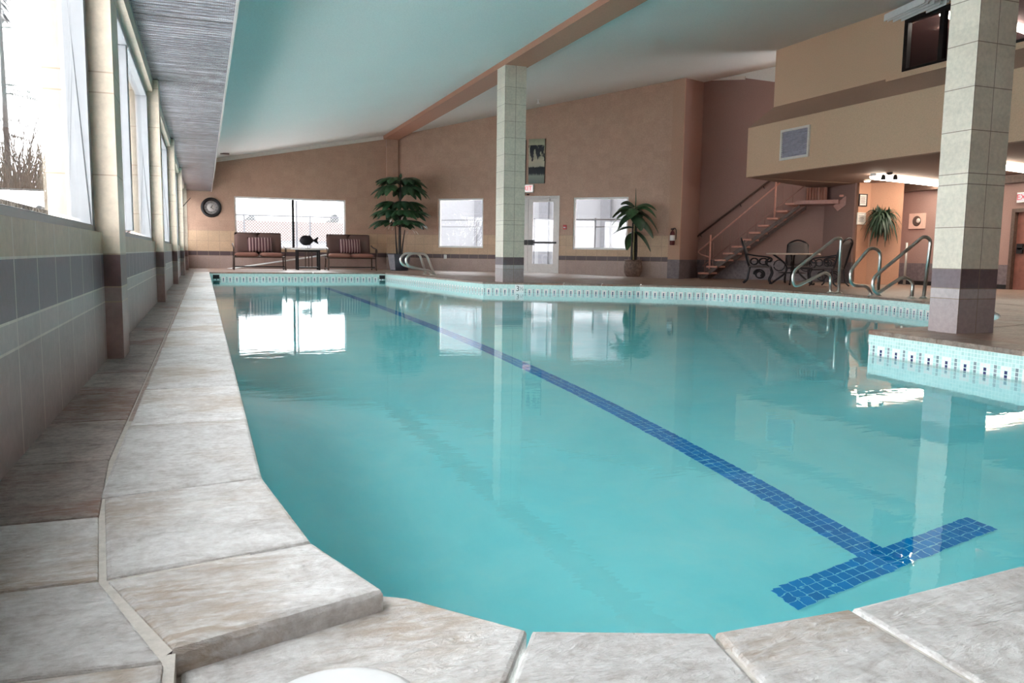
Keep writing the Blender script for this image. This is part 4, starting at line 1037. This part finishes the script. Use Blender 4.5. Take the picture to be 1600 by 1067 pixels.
# ------------------------------------------------------------------ wall art, extinguisher, alarm, outlet
def art_mat():
    t = NT('painted_canvas'); uv = t.uv(); sp = t.n('ShaderNodeSeparateXYZ'); t.l(uv, sp.inputs[0])
    nz = t.noise(t.map(uv, (5, 2, 1)), 3.0, 5, .6); v = t.math('ADD', sp.outputs[1], t.math('MULTIPLY', t.math('SUBTRACT', nz, .5), .12))
    c = t.ramp(v, [(0, S(120, 132, 126)), (.17, S(150, 158, 146)), (.22, S(48, 52, 58)), (.36, S(44, 46, 52)), (.38, S(180, 178, 160)), (.52, S(196, 190, 168)), (.56, S(176, 172, 150)), (.8, S(186, 186, 160)), (1, S(140, 146, 124))])
    cl_ = t.noise(t.map(uv, (2.2, 1.6, 1), (0, 0, 0), (3.1, .2, 0)), 2.4, 4, .6)
    band = t.math('MULTIPLY', t.math('GREATER_THAN', sp.outputs[1], .50), t.math('LESS_THAN', sp.outputs[1], .86))
    blob = t.math('MULTIPLY', band, t.math('GREATER_THAN', cl_, .47))
    c = t.mix(blob, c, S(44, 46, 54)); t.bsdf(c, .7); return t.m
M['art'] = art_mat()
def canvas(u0, u1, z0, z1, label):
    e = empty('wall_art', ap((u0+u1)/2, 0, z0), AZR, label, 'artwork', 'tall landscape canvases')
    W, Hh = u1-u0, z1-z0
    mb = MB(); mb.box((0, -.025, Hh/2), (W, .05, Hh)); mb.build('stretcher', M['iron'], e)
    mb = MB(); mb.face([(-W/2, -.052, 0), (W/2, -.052, 0), (W/2, -.052, Hh), (-W/2, -.052, Hh)], [(0, 0), (1, 0), (1, 1), (0, 1)]); mb.build('canvas', M['art'], e)
ua, ub = ang(826, 250, .05)[1], ang(851, 250, .05)[1]; za, zb_ = ang(838, 286.5, .05)[0].z, ang(838, 217, .05)[0].z
canvas(ua, ub, za, zb_, 'tall landscape canvas hanging above the exit doors, fully in view')
canvas(ua-(ub-ua)-.14, ua-.10, za-.02, zb_-.02, 'tall landscape canvas mostly hidden behind the far tiled column')
ue = ang(1045.5, 370)[1]; ze = ang(1045.5, 383)[0].z
fe = empty('fire_extinguisher', ap(AL-.17, .19, ze), AZR, 'small fire extinguisher in a dark wall bracket near the brown potted plant', 'fire extinguisher')
mb = MB(); mb.lathe([(0, 0), (.06, .0), (.07, .02), (.07, .30), (.05, .36), (.025, .39), (.02, .42), (0, .42)], seg=20); mb.build('cylinder', plain('maroon_cylinder', S(96, 40, 42), .35), fe)
mb = MB(); mb.lathe([(.0705, .12), (.0715, .12), (.0715, .27), (.0705, .27)], seg=20); mb.build('label_band', M['white'], fe)
mb = MB(); mb.tube(smoothpath([(0, 0, .42), (.06, -.02, .46), (.10, -.02, .38), (.1, -.02, .15)], 5), .012, 8); mb.build('hose', M['black'], fe)
mb = MB(); mb.bar((-.05, 0, .44), (.07, 0, .46), .02, .02); mb.bar((-.05, 0, .42), (.05, 0, .42), .02, .015); mb.build('handle', M['black'], fe)
mb = MB(); mb.box((0, .065, .2), (.06, .035, .3)); mb.build('bracket', M['black'], fe)
pa = ang(883, 355); al = empty('fire_alarm_pull', ap(pa[1], .0, pa[0].z), AZR, 'small red fire alarm pull box between the doors and the window', 'fire alarm')
mb = MB(); mb.box((0, -.025, 0), (.10, .05, .13)); mb.build('box', M['red'], al, .005); mb = MB(); mb.box((0, -.055, -.01), (.06, .012, .03)); mb.build('handle', M['white'], al)
po = ang(696, 401); ol = empty('wall_outlet', ap(po[1], 0, po[0].z), AZR, 'small white wall outlet low under the square window', 'outlet')
mb = MB(); mb.box((0, -.01, 0), (.09, .02, .12)); mb.build('cover_plate', M['white'], ol, .004)
for z in (-.025, .025):
    mb = MB(); mb.box((0, -.022, z), (.035, .006, .03)); mb.build('socket', M['alu'], ol)
sp_ = onz(841, 166, 4.45); spk = empty('sprinkler', (sp_.x, sp_.y, CR(sp_.x)), 0, 'small white ceiling sprinkler hanging beyond the beam', 'sprinkler')
mb = MB(); mb.tube([(0, 0, 0), (0, 0, -.10)], .016, 8); mb.lathe([(0, -.10), (.05, -.105), (.05, -.115), (0, -.12)], seg=14); mb.lathe([(.02, -.0), (.06, -.004), (.06, -.012), (.02, -.014)], seg=14); mb.build('head', M['white'], spk)

# ------------------------------------------------------------------ staircase
stc = empty('staircase', sp3(.30, .55, ZR), math.atan2(sd.y, sd.x), 'open tread staircase with thin railing rising along the recessed wall', 'stairs')
# local frame: x along the wall (up the flight), y: +y is left of x; t (towards the room) may be -y
ty = 1 if Vector((-sd.y, sd.x)).dot(sn) > 0 else -1
uT = (Vector(xy(onpl(1100, 427, Vector((S0.x, S0.y, 0))+sn3*.55, sn3)))-S0v).dot(sd)
stc.location = sp3(uT, .55, ZR)
RUN, RISE, NS, SW = .236, .19, 11, .84
for k in range(NS):
    t = MB(); x, z = k*RUN, (k+1)*RISE
    t.box((x+.13, 0, z-.03), (.30, SW, .05)); t.build('tread', M['tread'], stc, .006)
for sy in (-1, 1):
    g = MB(); q = [(-.1, -.0), (.16, -.0), (NS*RUN+.1, NS*RISE-.08), (NS*RUN+.1, NS*RISE-.30+.0)]
    y0, y1 = sy*(SW/2-.10)-.02, sy*(SW/2-.10)+.02
    q = [(.0, 0.0), (.10, 0.0), (NS*RUN+.10, (NS-.70)*RISE), (NS*RUN+.10, (NS-.25)*RISE), (.0, .09)]
    g.face([(a, y0, b) for a, b in q]); g.face([(a, y1, b) for a, b in q])
    for i in range(len(q)):
        a, b = q[i], q[(i+1) % len(q)]; g.face([(a[0], y0, a[1]), (b[0], y0, b[1]), (b[0], y1, b[1]), (a[0], y1, a[1])])
    g.build('stringer', M['dark_wood'], stc)
g = MB(); g.box((NS*RUN+.55, 0, NS*RISE+.0), (1.1, SW+.1, .10)); g.build('landing', M['stair_steel'], stc)
for k in range(4):
    t = MB(); t.box((NS*RUN+1.2+k*RUN, .15*ty*-1, (NS+1+k)*RISE-.03), (.28, SW*.9, .05)); t.build('upper_tread', M['tread'], stc)
g = MB(); g.bar((NS*RUN+1.0, ty*.3, (NS-.9)*RISE), (NS*RUN+1.2+3.6*RUN, ty*.3, (NS+3.6)*RISE), .05, .18); g.build('upper_stringer', M['stair_steel'], stc)
yr = ty*(SW/2-.03)
for x in (.30, 2.06): 
    g = MB(); z = (x/RUN+1)*RISE; g.tube([(x, yr, z-.15), (x, yr, z+.82)], .026, 8); g.build('newel_post', M['tread'], stc)
g = MB(); x1_ = NS*RUN+.25
g.tube([(-.02, yr, .80), (x1_, yr, .80+(x1_/RUN)*RISE+.1)], .02, 8); g.tube([(-.02, yr, .80), (-.05, yr, .76), (.02, yr, .70), (.28, yr, .62)], .016, 8); g.build('handrail', M['tread'], stc)
g = MB(); g.tube([(.1, yr, .36), (x1_, yr, .36+(x1_/RUN)*RISE-.1)], .014, 8); g.build('lower_rail', M['stair_steel'], stc)
for k in range(NS):
    g = MB(); x = k*RUN+.16; z = (k+1)*RISE; g.tube([(x, yr, z), (x, yr, z+.64)], .009, 6); g.build('baluster', M['stair_steel'], stc)
# handrail on the wall
h0 = onpl(1081, 376, sp3(0, .08), sn3); h1 = onpl(1207, 279, sp3(0, .08), sn3)
hr = empty('wall_handrail', h0, 0, 'brown wooden handrail fixed to the wall above the staircase', 'handrail')
mb = MB(); mb.tube([Vector((0, 0, 0)), h1-h0], .03, 10); mb.build('rail', M['dark_wood'], hr)
for t in (.12, .62, .9):
    p = (h1-h0)*t; mb = MB(); mb.tube([p, p+Vector((0, 0, -.07)), p-sn3*.1+Vector((0, 0, -.09))], .012, 6); mb.build('bracket', M['black'], hr)
# curtain by the landing
cu0, cu1 = atd(1254, 22.1), atd(1286, 21.6)
mb = MB(); rows = []
for z in (2.02, 2.42):
    row = []
    for i in range(61):
        t = i/60; p = cu0.lerp(cu1, t); o_ = .04*math.sin(t*2*PI*7); row.append((p.x-.7*o_, p.y-.7*o_, z))
    rows.append(row)
mb.grid(rows); cu = mb.build('curtain', M['curtain']); sm = cu.modifiers.new('s', 'SOLIDIFY'); sm.thickness = .006
tag(cu, 'pleated pinkish curtain hanging at the stair landing', 'curtain')

# ------------------------------------------------------------------ patio table and chairs
tp = atd(1238, 19.1); TZ = zf(tp.x)
tbl = empty('patio_table', (tp.x, tp.y, TZ), 0, 'round pale topped wrought iron patio table beneath the mezzanine', 'table')
th = .74
mb = MB(); mb.lathe([(0, th), (.60, th), (.615, th-.01), (.615, th-.03), (.58, th-.035), (0, th-.035)], seg=40); mb.build('tabletop', plain('table_top', S(208, 186, 168), .3), tbl)
mb = MB()
for k in range(4):
    a = PI/4+k*PI/2; c_, s_ = math.cos(a), math.sin(a)
    mb2 = MB(); mb2.tube(smoothpath([(c_*.45, s_*.45, th-.03), (c_*.18, s_*.18, .5), (c_*.14, s_*.14, .3), (c_*.42, s_*.42, .05), (c_*.48, s_*.48, 0), (c_*.50, s_*.50, .05)], 5), .022, 8); mb2.build('leg', M['iron'], tbl)
    mb.tube([(c_*.3+.13*math.cos(j*.6)*c_, s_*.3+.13*math.cos(j*.6)*s_, .45+.13*math.sin(j*.6)) for j in range(11)], .012, 6)
mb.lathe([(.30, .28), (.31, .27), (.32, .28), (.31, .29), (.30, .28)], seg=30); mb.build('scrollwork', M['iron'], tbl)
def make_chair():
    r = empty('patio_chair'); W, D = .58, .54     # faces -y
    mb = MB(); mb.box((0, 0, .43), (W, D, .06)); mb.build('seat', M['grey_weave'], r, .02)
    mb = MB(); rows = []
    for i in range(9):
        t = i/8; z = .46+.58*t; y = D/2-.02+.10*t+.06*t*t; w = W*(.80+.12*math.sin(PI*t))*.5
        rows.append([(x*w, y+.03*(x*x), z+.05*(1-x*x)*(1 if i == 8 else 0)) for x in (-1, -.6, -.2, .2, .6, 1)])
    mb.grid(rows); o = mb.build('backrest', M['grey_weave'], r); sm = o.modifiers.new('s', 'SOLIDIFY'); sm.thickness = .02
    mb = MB(); pts = [(-W*.42, D/2-.02, .40)]+[(-W*(.42+.04*math.sin(PI*t)), D/2+.02+.10*t+.06*t*t, .46+.58*t) for t in (.2, .5, .8, .97)]+[(-W*.25, D/2+.2, 1.10), (0, D/2+.21, 1.14), (W*.25, D/2+.2, 1.10)]+[(W*(.42+.04*math.sin(PI*t)), D/2+.02+.10*t+.06*t*t, .46+.58*t) for t in (.97, .8, .5, .2)]+[(W*.42, D/2-.02, .40)]
    mb.tube(smoothpath(pts, 4), .022, 8); mb.build('back_frame', M['iron'], r)
    for sx in (-1, 1):
        x = sx*(W/2+.01)
        mb = MB(); mb.tube(smoothpath([(x*.9, D/2+.06, .74), (x, .1, .70), (x, -.18, .67), (x, -.27, .62), (x, -.24, .56), (x, -.17, .57), (x, -.17, .62)], 5), .018, 8)
        mb.tube(smoothpath([(x, -.22, .64), (x, -.14, .55), (x, -.2, .44)], 5), .014, 8); mb.build('armrest', M['iron'], r)
        mb = MB(); mb.tube(smoothpath([(x*.95, -D/2+.02, .42), (x, -D/2-.03, .28), (x, -D/2+.03, .1), (x, -D/2-.03, 0.015)], 5), .02, 8); mb.build('leg', M['iron'], r)
        mb = MB(); mb.tube(smoothpath([(x*.92, D/2-.03, .42), (x*.95, D/2, .25), (x, D/2+.03, .1), (x, D/2+.12, 0.015)], 5), .02, 8); mb.build('leg', M['iron'], r)
        mb = MB(); mb.tube([(x*.97, .14*math.cos(j*.55)*(1-j*.03), .24+.13*math.sin(j*.55)*(1-j*.03)) for j in range(20)], .016, 6); mb.tube([(x*.98, -.08+.10*math.cos(j*.6), .56+.08*math.sin(j*.6)) for j in range(14)], .013, 6); mb.tube([(x*.98, .14+.09*math.cos(j*.6), .56+.08*math.sin(j*.6)) for j in range(14)], .013, 6); mb.build('side_scroll', M['iron'], r)
    mb = MB(); mb.box((0, -D/2, .40), (W, .03, .05)); mb.build('apron', M['iron'], r)
    return r
ch = make_chair(); ch.scale = (1, 1, 1)
def put(o, px, d, rz, lab):
    p = atd(px, d); o.location = (p.x, p.y, zf(p.x)); o.rotation_euler.z = rz; tag(o, lab, 'chair', 'wrought iron patio chairs')
ch.scale = (.95, .95, .95)
put(ch, 1187, 19.2, R(54), 'dark wrought iron patio chair beside the stairs')
c2 = copy_tree(ch); put(c2, 1294, 18.3, R(200), 'dark patio chair with its broad back turned to the pool')
c3 = copy_tree(ch); put(c3, 1246, 20.2, R(-38), 'dark patio chair tucked behind the round table')

# ------------------------------------------------------------------ pillar dressing
fdir = Vector((B_.x-A_.x, B_.y-A_.y, 0)).normalized(); fn = Vector((fdir.y, -fdir.x, 0))
if fn.dot(-A_) < 0: fn = -fn
fazr = math.atan2(fdir.y, fdir.x)
fp = onpl(1380, 346, A_+fn*.02, fn)
fern = empty('hanging_fern', fp, fazr, 'bushy green fern in a planter hung on the orange pillar', 'plant')
mb = MB(); mb.lathe([(0, -.12), (.08, -.12), (.14, .02), (.15, .06), (.12, .06), (0, .04)], (0, -.16, 0), 18); mb.build('planter', M['pot_dark'], fern)
mb = MB(); mb.box((0, -.02, .02), (.2, .03, .16)); mb.build('wall_bracket', M['black'], fern)
mb = MB(); rnd.seed(11)
for k in range(170):
    az = rnd.uniform(0, 2*PI); ln = rnd.uniform(.28, .52); b = Vector((rnd.uniform(-.08, .08), -.2+rnd.uniform(-.05, .05), .05))
    dvec = az
    if math.sin(az) > .35: ln *= .4
    blade(mb, b, az, ln, .06, rnd.uniform(.2, .75), rnd.uniform(.5, .95), 8, 0, .1)
for k in range(46):
    az = rnd.uniform(0, 2*PI); ln = rnd.uniform(.05, .22)*(.5 if math.sin(az) > .35 else 1)
    blade(mb, Vector((rnd.uniform(-.2, .2), -.2+rnd.uniform(-.06, .06), .03)), az, ln, .055, rnd.uniform(.22, .42), rnd.uniform(.02, .15), 6, 0, .1)
mb.build('frond', M['leaf3'], fern)
ldir = Vector((A_.x-C_.x, A_.y-C_.y, 0)).normalized(); ln_ = Vector((ldir.y, -ldir.x, 0))
if ln_.dot(-A_) < 0: ln_ = -ln_
lazr = math.atan2(ldir.y, ldir.x)
M['notice'] = None
def notice(px0, px1, py0, py1, fm, label, azr, base, nrm, name='framed_notice', lines=6, cat='notice', fw=.02):
    a, b = onpl(px0, py1, base, nrm), onpl(px1, py1, base, nrm); t = onpl((px0+px1)/2, py0, base, nrm); W = (Vector((b.x-a.x, b.y-a.y))).length; Hh = t.z-a.z
    c = (a+b)/2; e = empty(name, (c.x, c.y, a.z), azr, label, cat)
    mb = MB()
    for (u0, u1, z0, z1) in ((-W/2, -W/2+fw, 0, Hh), (W/2-fw, W/2, 0, Hh), (-W/2+fw, W/2-fw, 0, fw), (-W/2+fw, W/2-fw, Hh-fw, Hh)): mb.box(((u0+u1)/2, -.015, (z0+z1)/2), (u1-u0, .03, z1-z0))
    mb.build('frame', fm, e)
    mb = MB(); mb.box((0, -.008, Hh/2), (W-fw, .012, Hh-fw)); mb.build('sheet', M['paper'], e)
    mb = MB()
    for k in range(lines):
        z = Hh*(.2+.6*(k+.5)/lines); mb.box((0, -.0155, z), (W*(.5 if k % 2 else .62), .002, Hh*.03))
    mb.build('print', M['ink'], e); return e, W, Hh
notice(1341, 1353.5, 303, 322, M['black'], 'black framed white notice, upper one on the orange pillar side', lazr, C_, ln_, lines=7)
notice(1338, 1351, 332, 350.5, M['white_trim'], 'pale framed notice, lower one on the orange pillar side', lazr, C_, ln_, lines=5)
bn_ = Vector((-1, 0, 0)); bb = Vector((XB, 0, 0))
q0, q1, q2 = onX(1421, 358, XB), onX(1446, 358, XB), onX(1433, 333.5, XB)
pc = empty('wall_picture', (XB, (q0.y+q1.y)/2, q0.z), R(-90), 'square pale picture with a dark floating motif on the wall beside the orange pillar', 'picture')
W, Hh = q0.y-q1.y, q2.z-q0.z
mb = MB(); mb.box((0, -.02, Hh/2), (W, .04, Hh)); mb.build('panel', plain('pale_pink', S(222, 186, 172), .6, 0, .05), pc, .004)
mb = MB(); mb.lathe([(0, -.05), (.10, -.045), (.13, -.04), (0, -.04)], (0, 0, Hh*.5), 20, 'Y'); o = mb.build('motif', M['dark_wood'], pc); 
mb = MB(); mb.lathe([(0, -.06), (.05, -.055), (.06, -.045), (0, -.045)], (.05, 0, Hh*.53), 14, 'Y'); mb.build('motif_highlight', M['paper'], pc)
# downpipe beside the pillar
pq = onz(1411, 445, ZR); mb = MB(); mb.tube([(B_.x+.12, B_.y-.08, ZR), (B_.x+.12, B_.y-.08, .95)], .03, 10); tag(mb.build('pipe', M['alu']), 'short grey vertical pipe beside the orange pillar', 'pipe')

# ------------------------------------------------------------------ lamps
def strip(p0, p1, label, w=.20, cat='light fixture', group='fluorescent strip lights', mat='tube'):
    p0, p1 = Vector(p0), Vector(p1); d_ = (p1-p0); L_ = d_.length; e = empty('fluorescent_light', (p0+p1)/2, math.atan2(d_.y, d_.x), label, cat, group)
    mb = MB(); mb.box((0, 0, -.03), (L_, w*.7, .06)); mb.build('housing', M['white'], e)
    mb = MB(); rows = []
    for x in (-L_/2, -L_/2+.03, L_/2-.03, L_/2):
        k = .35 if abs(x) > L_/2-.01 else 1
        rows.append([(x, w/2*k*math.cos(a*PI/8), -.06-.07*k*math.sin(a*PI/8)) for a in range(9)])
    mb.grid(rows); mb.face(rows[0]); mb.face(rows[-1]); mb.build('diffuser', M[mat], e); return e
f0 = onz(1364, 277, ZM0-.08); f1 = onz(1478, 289.5, ZM0-.08)
strip((f0.x, f0.y, ZM0+.003), (f1.x, f1.y, ZM0+.003), 'glowing fluorescent strip light above the hanging fern')
f0 = onz(1545, 258, ZM0-.08); f1 = onz(1640, 272, ZM0-.08)
strip((f0.x, f0.y, ZM0+.003), (f1.x, f1.y, ZM0+.003), 'glowing fluorescent strip light above the brown door')
f0 = onz(1474, 18, 5.24); f1 = onz(1540, 38, 5.24)
strip((f0.x, f0.y, 5.28), (f1.x, f1.y, 5.28), 'lit strip light seen through the gallery window', mat='tube')
f0 = onz(1560, 30, 5.24); f1 = onz(1650, 62, 5.24)
strip((f0.x, f0.y, 5.28), (f1.x, f1.y, 5.28), 'lit gallery strip light showing past the near column', mat='tube')
p = onX(1473, 47, XU+1.5); e = empty('wall_sconce', p, 0, 'tiny lit lamp inside the dark gallery window', 'lamp'); mb = MB(); mb.lathe([(0, -.04), (.035, -.02), (.04, .01), (0, .04)], seg=12); mb.build('bulb', M['bulb'], e); mb = MB(); mb.tube([(0, 0, -.03), (-.02, 0, -.16)], .015, 6); mb.build('stem', M['black'], e)
e = empty('emergency_light', onz(1390, 270, ZM0), 0, 'twin headed black spotlight on the mezzanine underside', 'light fixture')
e.location.z = ZM0+.004
mb = MB(); mb.lathe([(.0, 0), (.07, 0), (.06, -.04), (0, -.05)], seg=16); mb.build('base', M['black'], e)
for sx in (-1, 1):
    mb = MB(); mb.lathe([(0, -.16), (.05, -.155), (.055, -.12), (.03, -.05), (0, -.04)], (sx*.11, -sx*.06, 0), 14); mb.build('lamp_head', M['black'], e)
p = onz(1355, 283.5, ZM0-.03); e = empty('ceiling_spot', (p.x, p.y, ZM0), 0, 'small round lit ceiling spot above the framed notices', 'lamp')
mb = MB(); mb.lathe([(0, -.045), (.06, -.035), (.07, -.0), (0, 0)], seg=16); mb.build('lens', M['bulb'], e); mb = MB(); mb.lathe([(.07, 0), (.09, 0), (.09, -.02), (.07, -.025)], seg=16); mb.build('ring', M['white'], e)
# white louvred ceiling fixture
c0 = onz(1436, 16, 5.20); e = empty('ceiling_light', (c0.x, c0.y, 5.20), R(78), 'white louvred ceiling fixture hung above the gallery window', 'light fixture')
mb = MB(); mb.box((0, 0, .05), (1.2, .62, .05)); mb.box((0, .31, .0), (1.2, .02, .12)); mb.box((0, -.31, .0), (1.2, .02, .12)); mb.build('housing', M['white'], e)
for k in range(5):
    mb = MB(); y = -.24+k*.12; mb.bar((-.6, y, -.02), (.6, y, -.02), .012, .09); mb.build('reflector', M['white'], e)
mb = MB(); 
for y in (-.18, -.06, .06, .18): mb.tube([(-.57, y, 0), (.57, y, 0)], .016, 8)
mb.build('tube', M['tube_cool'], e)
mb = MB()
for sx in (-.5, .5): mb.tube([(sx, 0, .07), (sx, 0, .40)], .008, 6)
mb.build('hanger', M['alu'], e)
mb = MB(); mb.box((.62, 24.0, CL(.62)-.02), (.24, .10, .03)); tag(mb.build('ceiling_vent', M['dark_wood']), 'small dark slot vent in the ceiling beside the metal bulkhead', 'vent')

# ------------------------------------------------------------------ outdoors
mb = MB(); mb.face([(-60, -20, -.25), (-.72, -20, -.25), (-.72, 60, -.25), (-60, 60, -.25)]); mb.face([(-60, 25.5, -.25), (60, 25.5, -.25), (60, 120, -.25), (-60, 120, -.25)])
struct(mb.build('ground', M['snow']))
def branches(mb, p, d_, L_, r, depth):
    q = p+d_*L_; mid_ = p+d_*L_*.5+Vector((rnd.uniform(-1, 1), rnd.uniform(-1, 1), rnd.uniform(-1, 1)))*L_*.06
    mb.tube([p, mid_, q], [r, r*.8, r*.6], 5, cap=False)
    if depth == 0: return
    for k in range(3 if depth > 1 else 4):
        nd_ = (d_+Vector((rnd.uniform(-1, 1), rnd.uniform(-1, 1), rnd.uniform(-.5, .8)))*.75).normalized()
        branches(mb, p+d_*L_*rnd.uniform(.45, 1), nd_, L_*rnd.uniform(.55, .75), r*.55, depth-1)
rnd.seed(21)
for (px, dist, h, lab) in ((28, 19, 1.7, 'bare twiggy tree outside the first window, nearest the glass'), (18, 30, 3.4, 'tall bare tree farther out beyond the first window')):
    dvec = ray(px, 330); dvec.z = 0; dvec.normalize(); base = dvec*dist; base.z = -.25
    t = empty('bare_tree', base, 0, lab, 'tree'); mb = MB(); branches(mb, Vector((0, 0, 0)), Vector((.05, .1, 1)).normalized(), h, .038, 5); mb.build('branches', M['twig'], t)
rnd.seed(5)
for i, (px, dist, s_, lab) in enumerate(((22, 20, 2.6, 'dry tangled shrub outside the first window'), (34, 26, 3.6, 'pale dry shrub behind the bare tree outside'))):
    dvec = ray(px, 330); dvec.z = 0; dvec.normalize(); base = dvec*dist; base.z = -.25
    t = empty('dry_shrub', base, 0, lab, 'shrub', 'dry shrubs outside'); mb = MB()
    for k in range(420):
        a = rnd.uniform(0, 2*PI); b = Vector((rnd.gauss(0, .7), rnd.gauss(0, .7), 0)); dd = Vector((rnd.gauss(0, .5), rnd.gauss(0, .5), 1)).normalized()
        mb.tube([b, b+dd*s_*.5, b+dd*s_+Vector((rnd.gauss(0, .2), rnd.gauss(0, .2), 0))], [.018, .013, .008], 4, cap=False)
    mb.build('twigs', M['brush'], t)
# conifer boughs high outside the first window
dvec = ray(2, 60); dvec.z = 0; dvec.normalize()
pn = empty('pine_tree', Vector((dvec.x*36, dvec.y*36, -.25)), 0, 'dark needled pine with drooping boughs outside the first window', 'tree')
mb = MB(); mb.tube([(0, 0, 0), (0, 0, 11)], [.14, .04], 8); mb.build('trunk', M['bark'], pn)
mb = MB()
for k in range(90):
    z = rnd.uniform(3.2, 10.6); a = rnd.uniform(0, 2*PI); ln = (11.2-z)*.24+.5; b = Vector((0, 0, z))
    d_ = Vector((math.cos(a), math.sin(a), -.15)); 
    for j in range(16):
        q = b+d_*ln*(j+2)/17; s2 = rnd.uniform(-1, 1)
        for sg in (-1, 1):
            blade(mb, q, a+sg*.9, .22, .03, .0, .1, 3)
mb.build('boughs', M['pine'], pn)
M['fence'] = plain('galvanised_steel', S(70, 70, 74), .6, .0, .05)
# fence, roof and trees beyond the far window
def fence(p0, p1, h, npost, lab, rail_z=(), mesh=True):
    p0, p1 = Vector(p0), Vector(p1); d_ = p1-p0; L_ = d_.length
    e = empty('chain_link_fence' if mesh else 'rail_fence', p0, math.atan2(d_.y, d_.x), lab, 'fence')
    if mesh: mb = MB(); mb.face([(0, 0, 0), (L_, 0, 0), (L_, 0, h), (0, 0, h)], [(0, 0), (L_, 0), (L_, h), (0, h)]); mb.build('mesh_panel', M['chain'], e)
    mb = MB(); mb.tube([(0, 0, h), (L_, 0, h)], .03, 8)
    for z in rail_z: mb.tube([(0, 0, z), (L_, 0, z)], .02, 8)
    mb.build('top_rail', M['fence'], e)
    for k in range(npost):
        mb = MB(); x = L_*k/(npost-1); mb.tube([(x, 0, 0), (x, 0, h+.05)], .035, 8); mb.build('post', M['fence'], e)
fence((-1, 33, -.25), (9, 33, -.25), 2.15, 5, 'chain link fence outside the wide window')
mb = MB(); q = onY(463.5, 350, 30); mb.tube([(q.x, 30, -.25), (q.x, 30, 3.2)], .035, 8); tag(mb.build('flag_pole', M['fence']), 'slim grey pole standing outside the wide window', 'pole')
hb = empty('house', (7, 60, -.25), 0, 'low house with pale red roof beyond the chain link fence', 'house')
mb = MB(); mb.box((0, 3, .8), (26, 6, 1.6)); mb.build('wall', M['stucco'], hb)
mb = MB(); mb.face([(-14, -.5, 1.5), (14, -.5, 1.5), (14, 3, 3.0), (-14, 3, 3.0)]); mb.face([(-14, 6.5, 1.5), (14, 6.5, 1.5), (14, 3, 3.0), (-14, 3, 3.0)]); mb.build('roof', M['roofing'], hb)
M['haze_tree'] = plain('distant_tree', S(46, 48, 50), .9, 0, .1)
rnd.seed(9)
for px, h, lab in ((391, 3.4, 'pale distant tree above the roof nearest the clock'), (484, 2.7, 'low pale distant tree clump outside the wide window'), (522, 3.6, 'taller pale distant tree outside the wide window')):
    p = onY(px, 350, 80); t = empty('distant_tree', (p.x, 80, -.25), 0, lab, 'tree'); mb = MB()
    for k in range(60):
        q_ = rnd.random(); c_ = Vector((rnd.gauss(0, .8*(1.1-q_)), rnd.gauss(0, .6), h*(.35+.8*q_))); r_ = rnd.uniform(.2, .45)
        mb.lathe([(0, -r_), (r_*.7, -r_*.7), (r_, 0), (r_*.6, r_*.7), (0, r_)], c_, 8)
    mb.build('crown', M['haze_tree'], t); mb = MB(); mb.tube([(0, 0, 0), (0, 0, h)], .15, 6); mb.build('trunk', M['twig'], t)
# white building outside the angled windows
wc = ap(AL*.55, -9, 0)
bd = empty('white_building', (wc.x, wc.y, -.25), AZR, 'white rendered building with pilasters outside the angled wall windows', 'building')
mb = MB(); mb.box((0, 2, 3), (24, 4, 6)); mb.build('wall', M['stucco'], bd)
mb = MB()
for x in (-6, -3.1, -.5, 2.2, 4.8, 7.5): mb.box((x, -.08, 3), (.4, .16, 6))
mb.build('pilaster', plain('grey_render', S(80, 80, 84), .9), bd)
w0 = ap(-1.5, -4.5, -.25); w1 = ap(AL+3, -4.5, -.25)
fence(w0, w1, 2.0, 7, 'metal rail fence outside the angled wall windows', (1.75,), False)

# ------------------------------------------------------------------ light
w = bpy.data.worlds.new('world'); scene.world = w; w.use_nodes = True
wt = w.node_tree; wt.nodes.clear()
out = wt.nodes.new('ShaderNodeOutputWorld'); bg = wt.nodes.new('ShaderNodeBackground')
bg.inputs[0].default_value = (.96, .98, 1.0, 1); bg.inputs[1].default_value = 1.6
wt.links.new(bg.outputs[0], out.inputs[0])
scene.view_settings.view_transform = 'Standard'; scene.view_settings.look = 'None'
scene.view_settings.exposure = 2.8; scene.view_settings.gamma = 1.0; scene.view_settings.use_curve_mapping = False
cy = scene.cycles
cy.max_bounces = 14; cy.diffuse_bounces = 6; cy.glossy_bounces = 6; cy.transmission_bounces = 10; cy.transparent_max_bounces = 16
cy.sample_clamp_indirect = 6.0; cy.caustics_reflective = True; cy.caustics_refractive = True; cy.blur_glossy = 0.3
cy.use_denoising = True
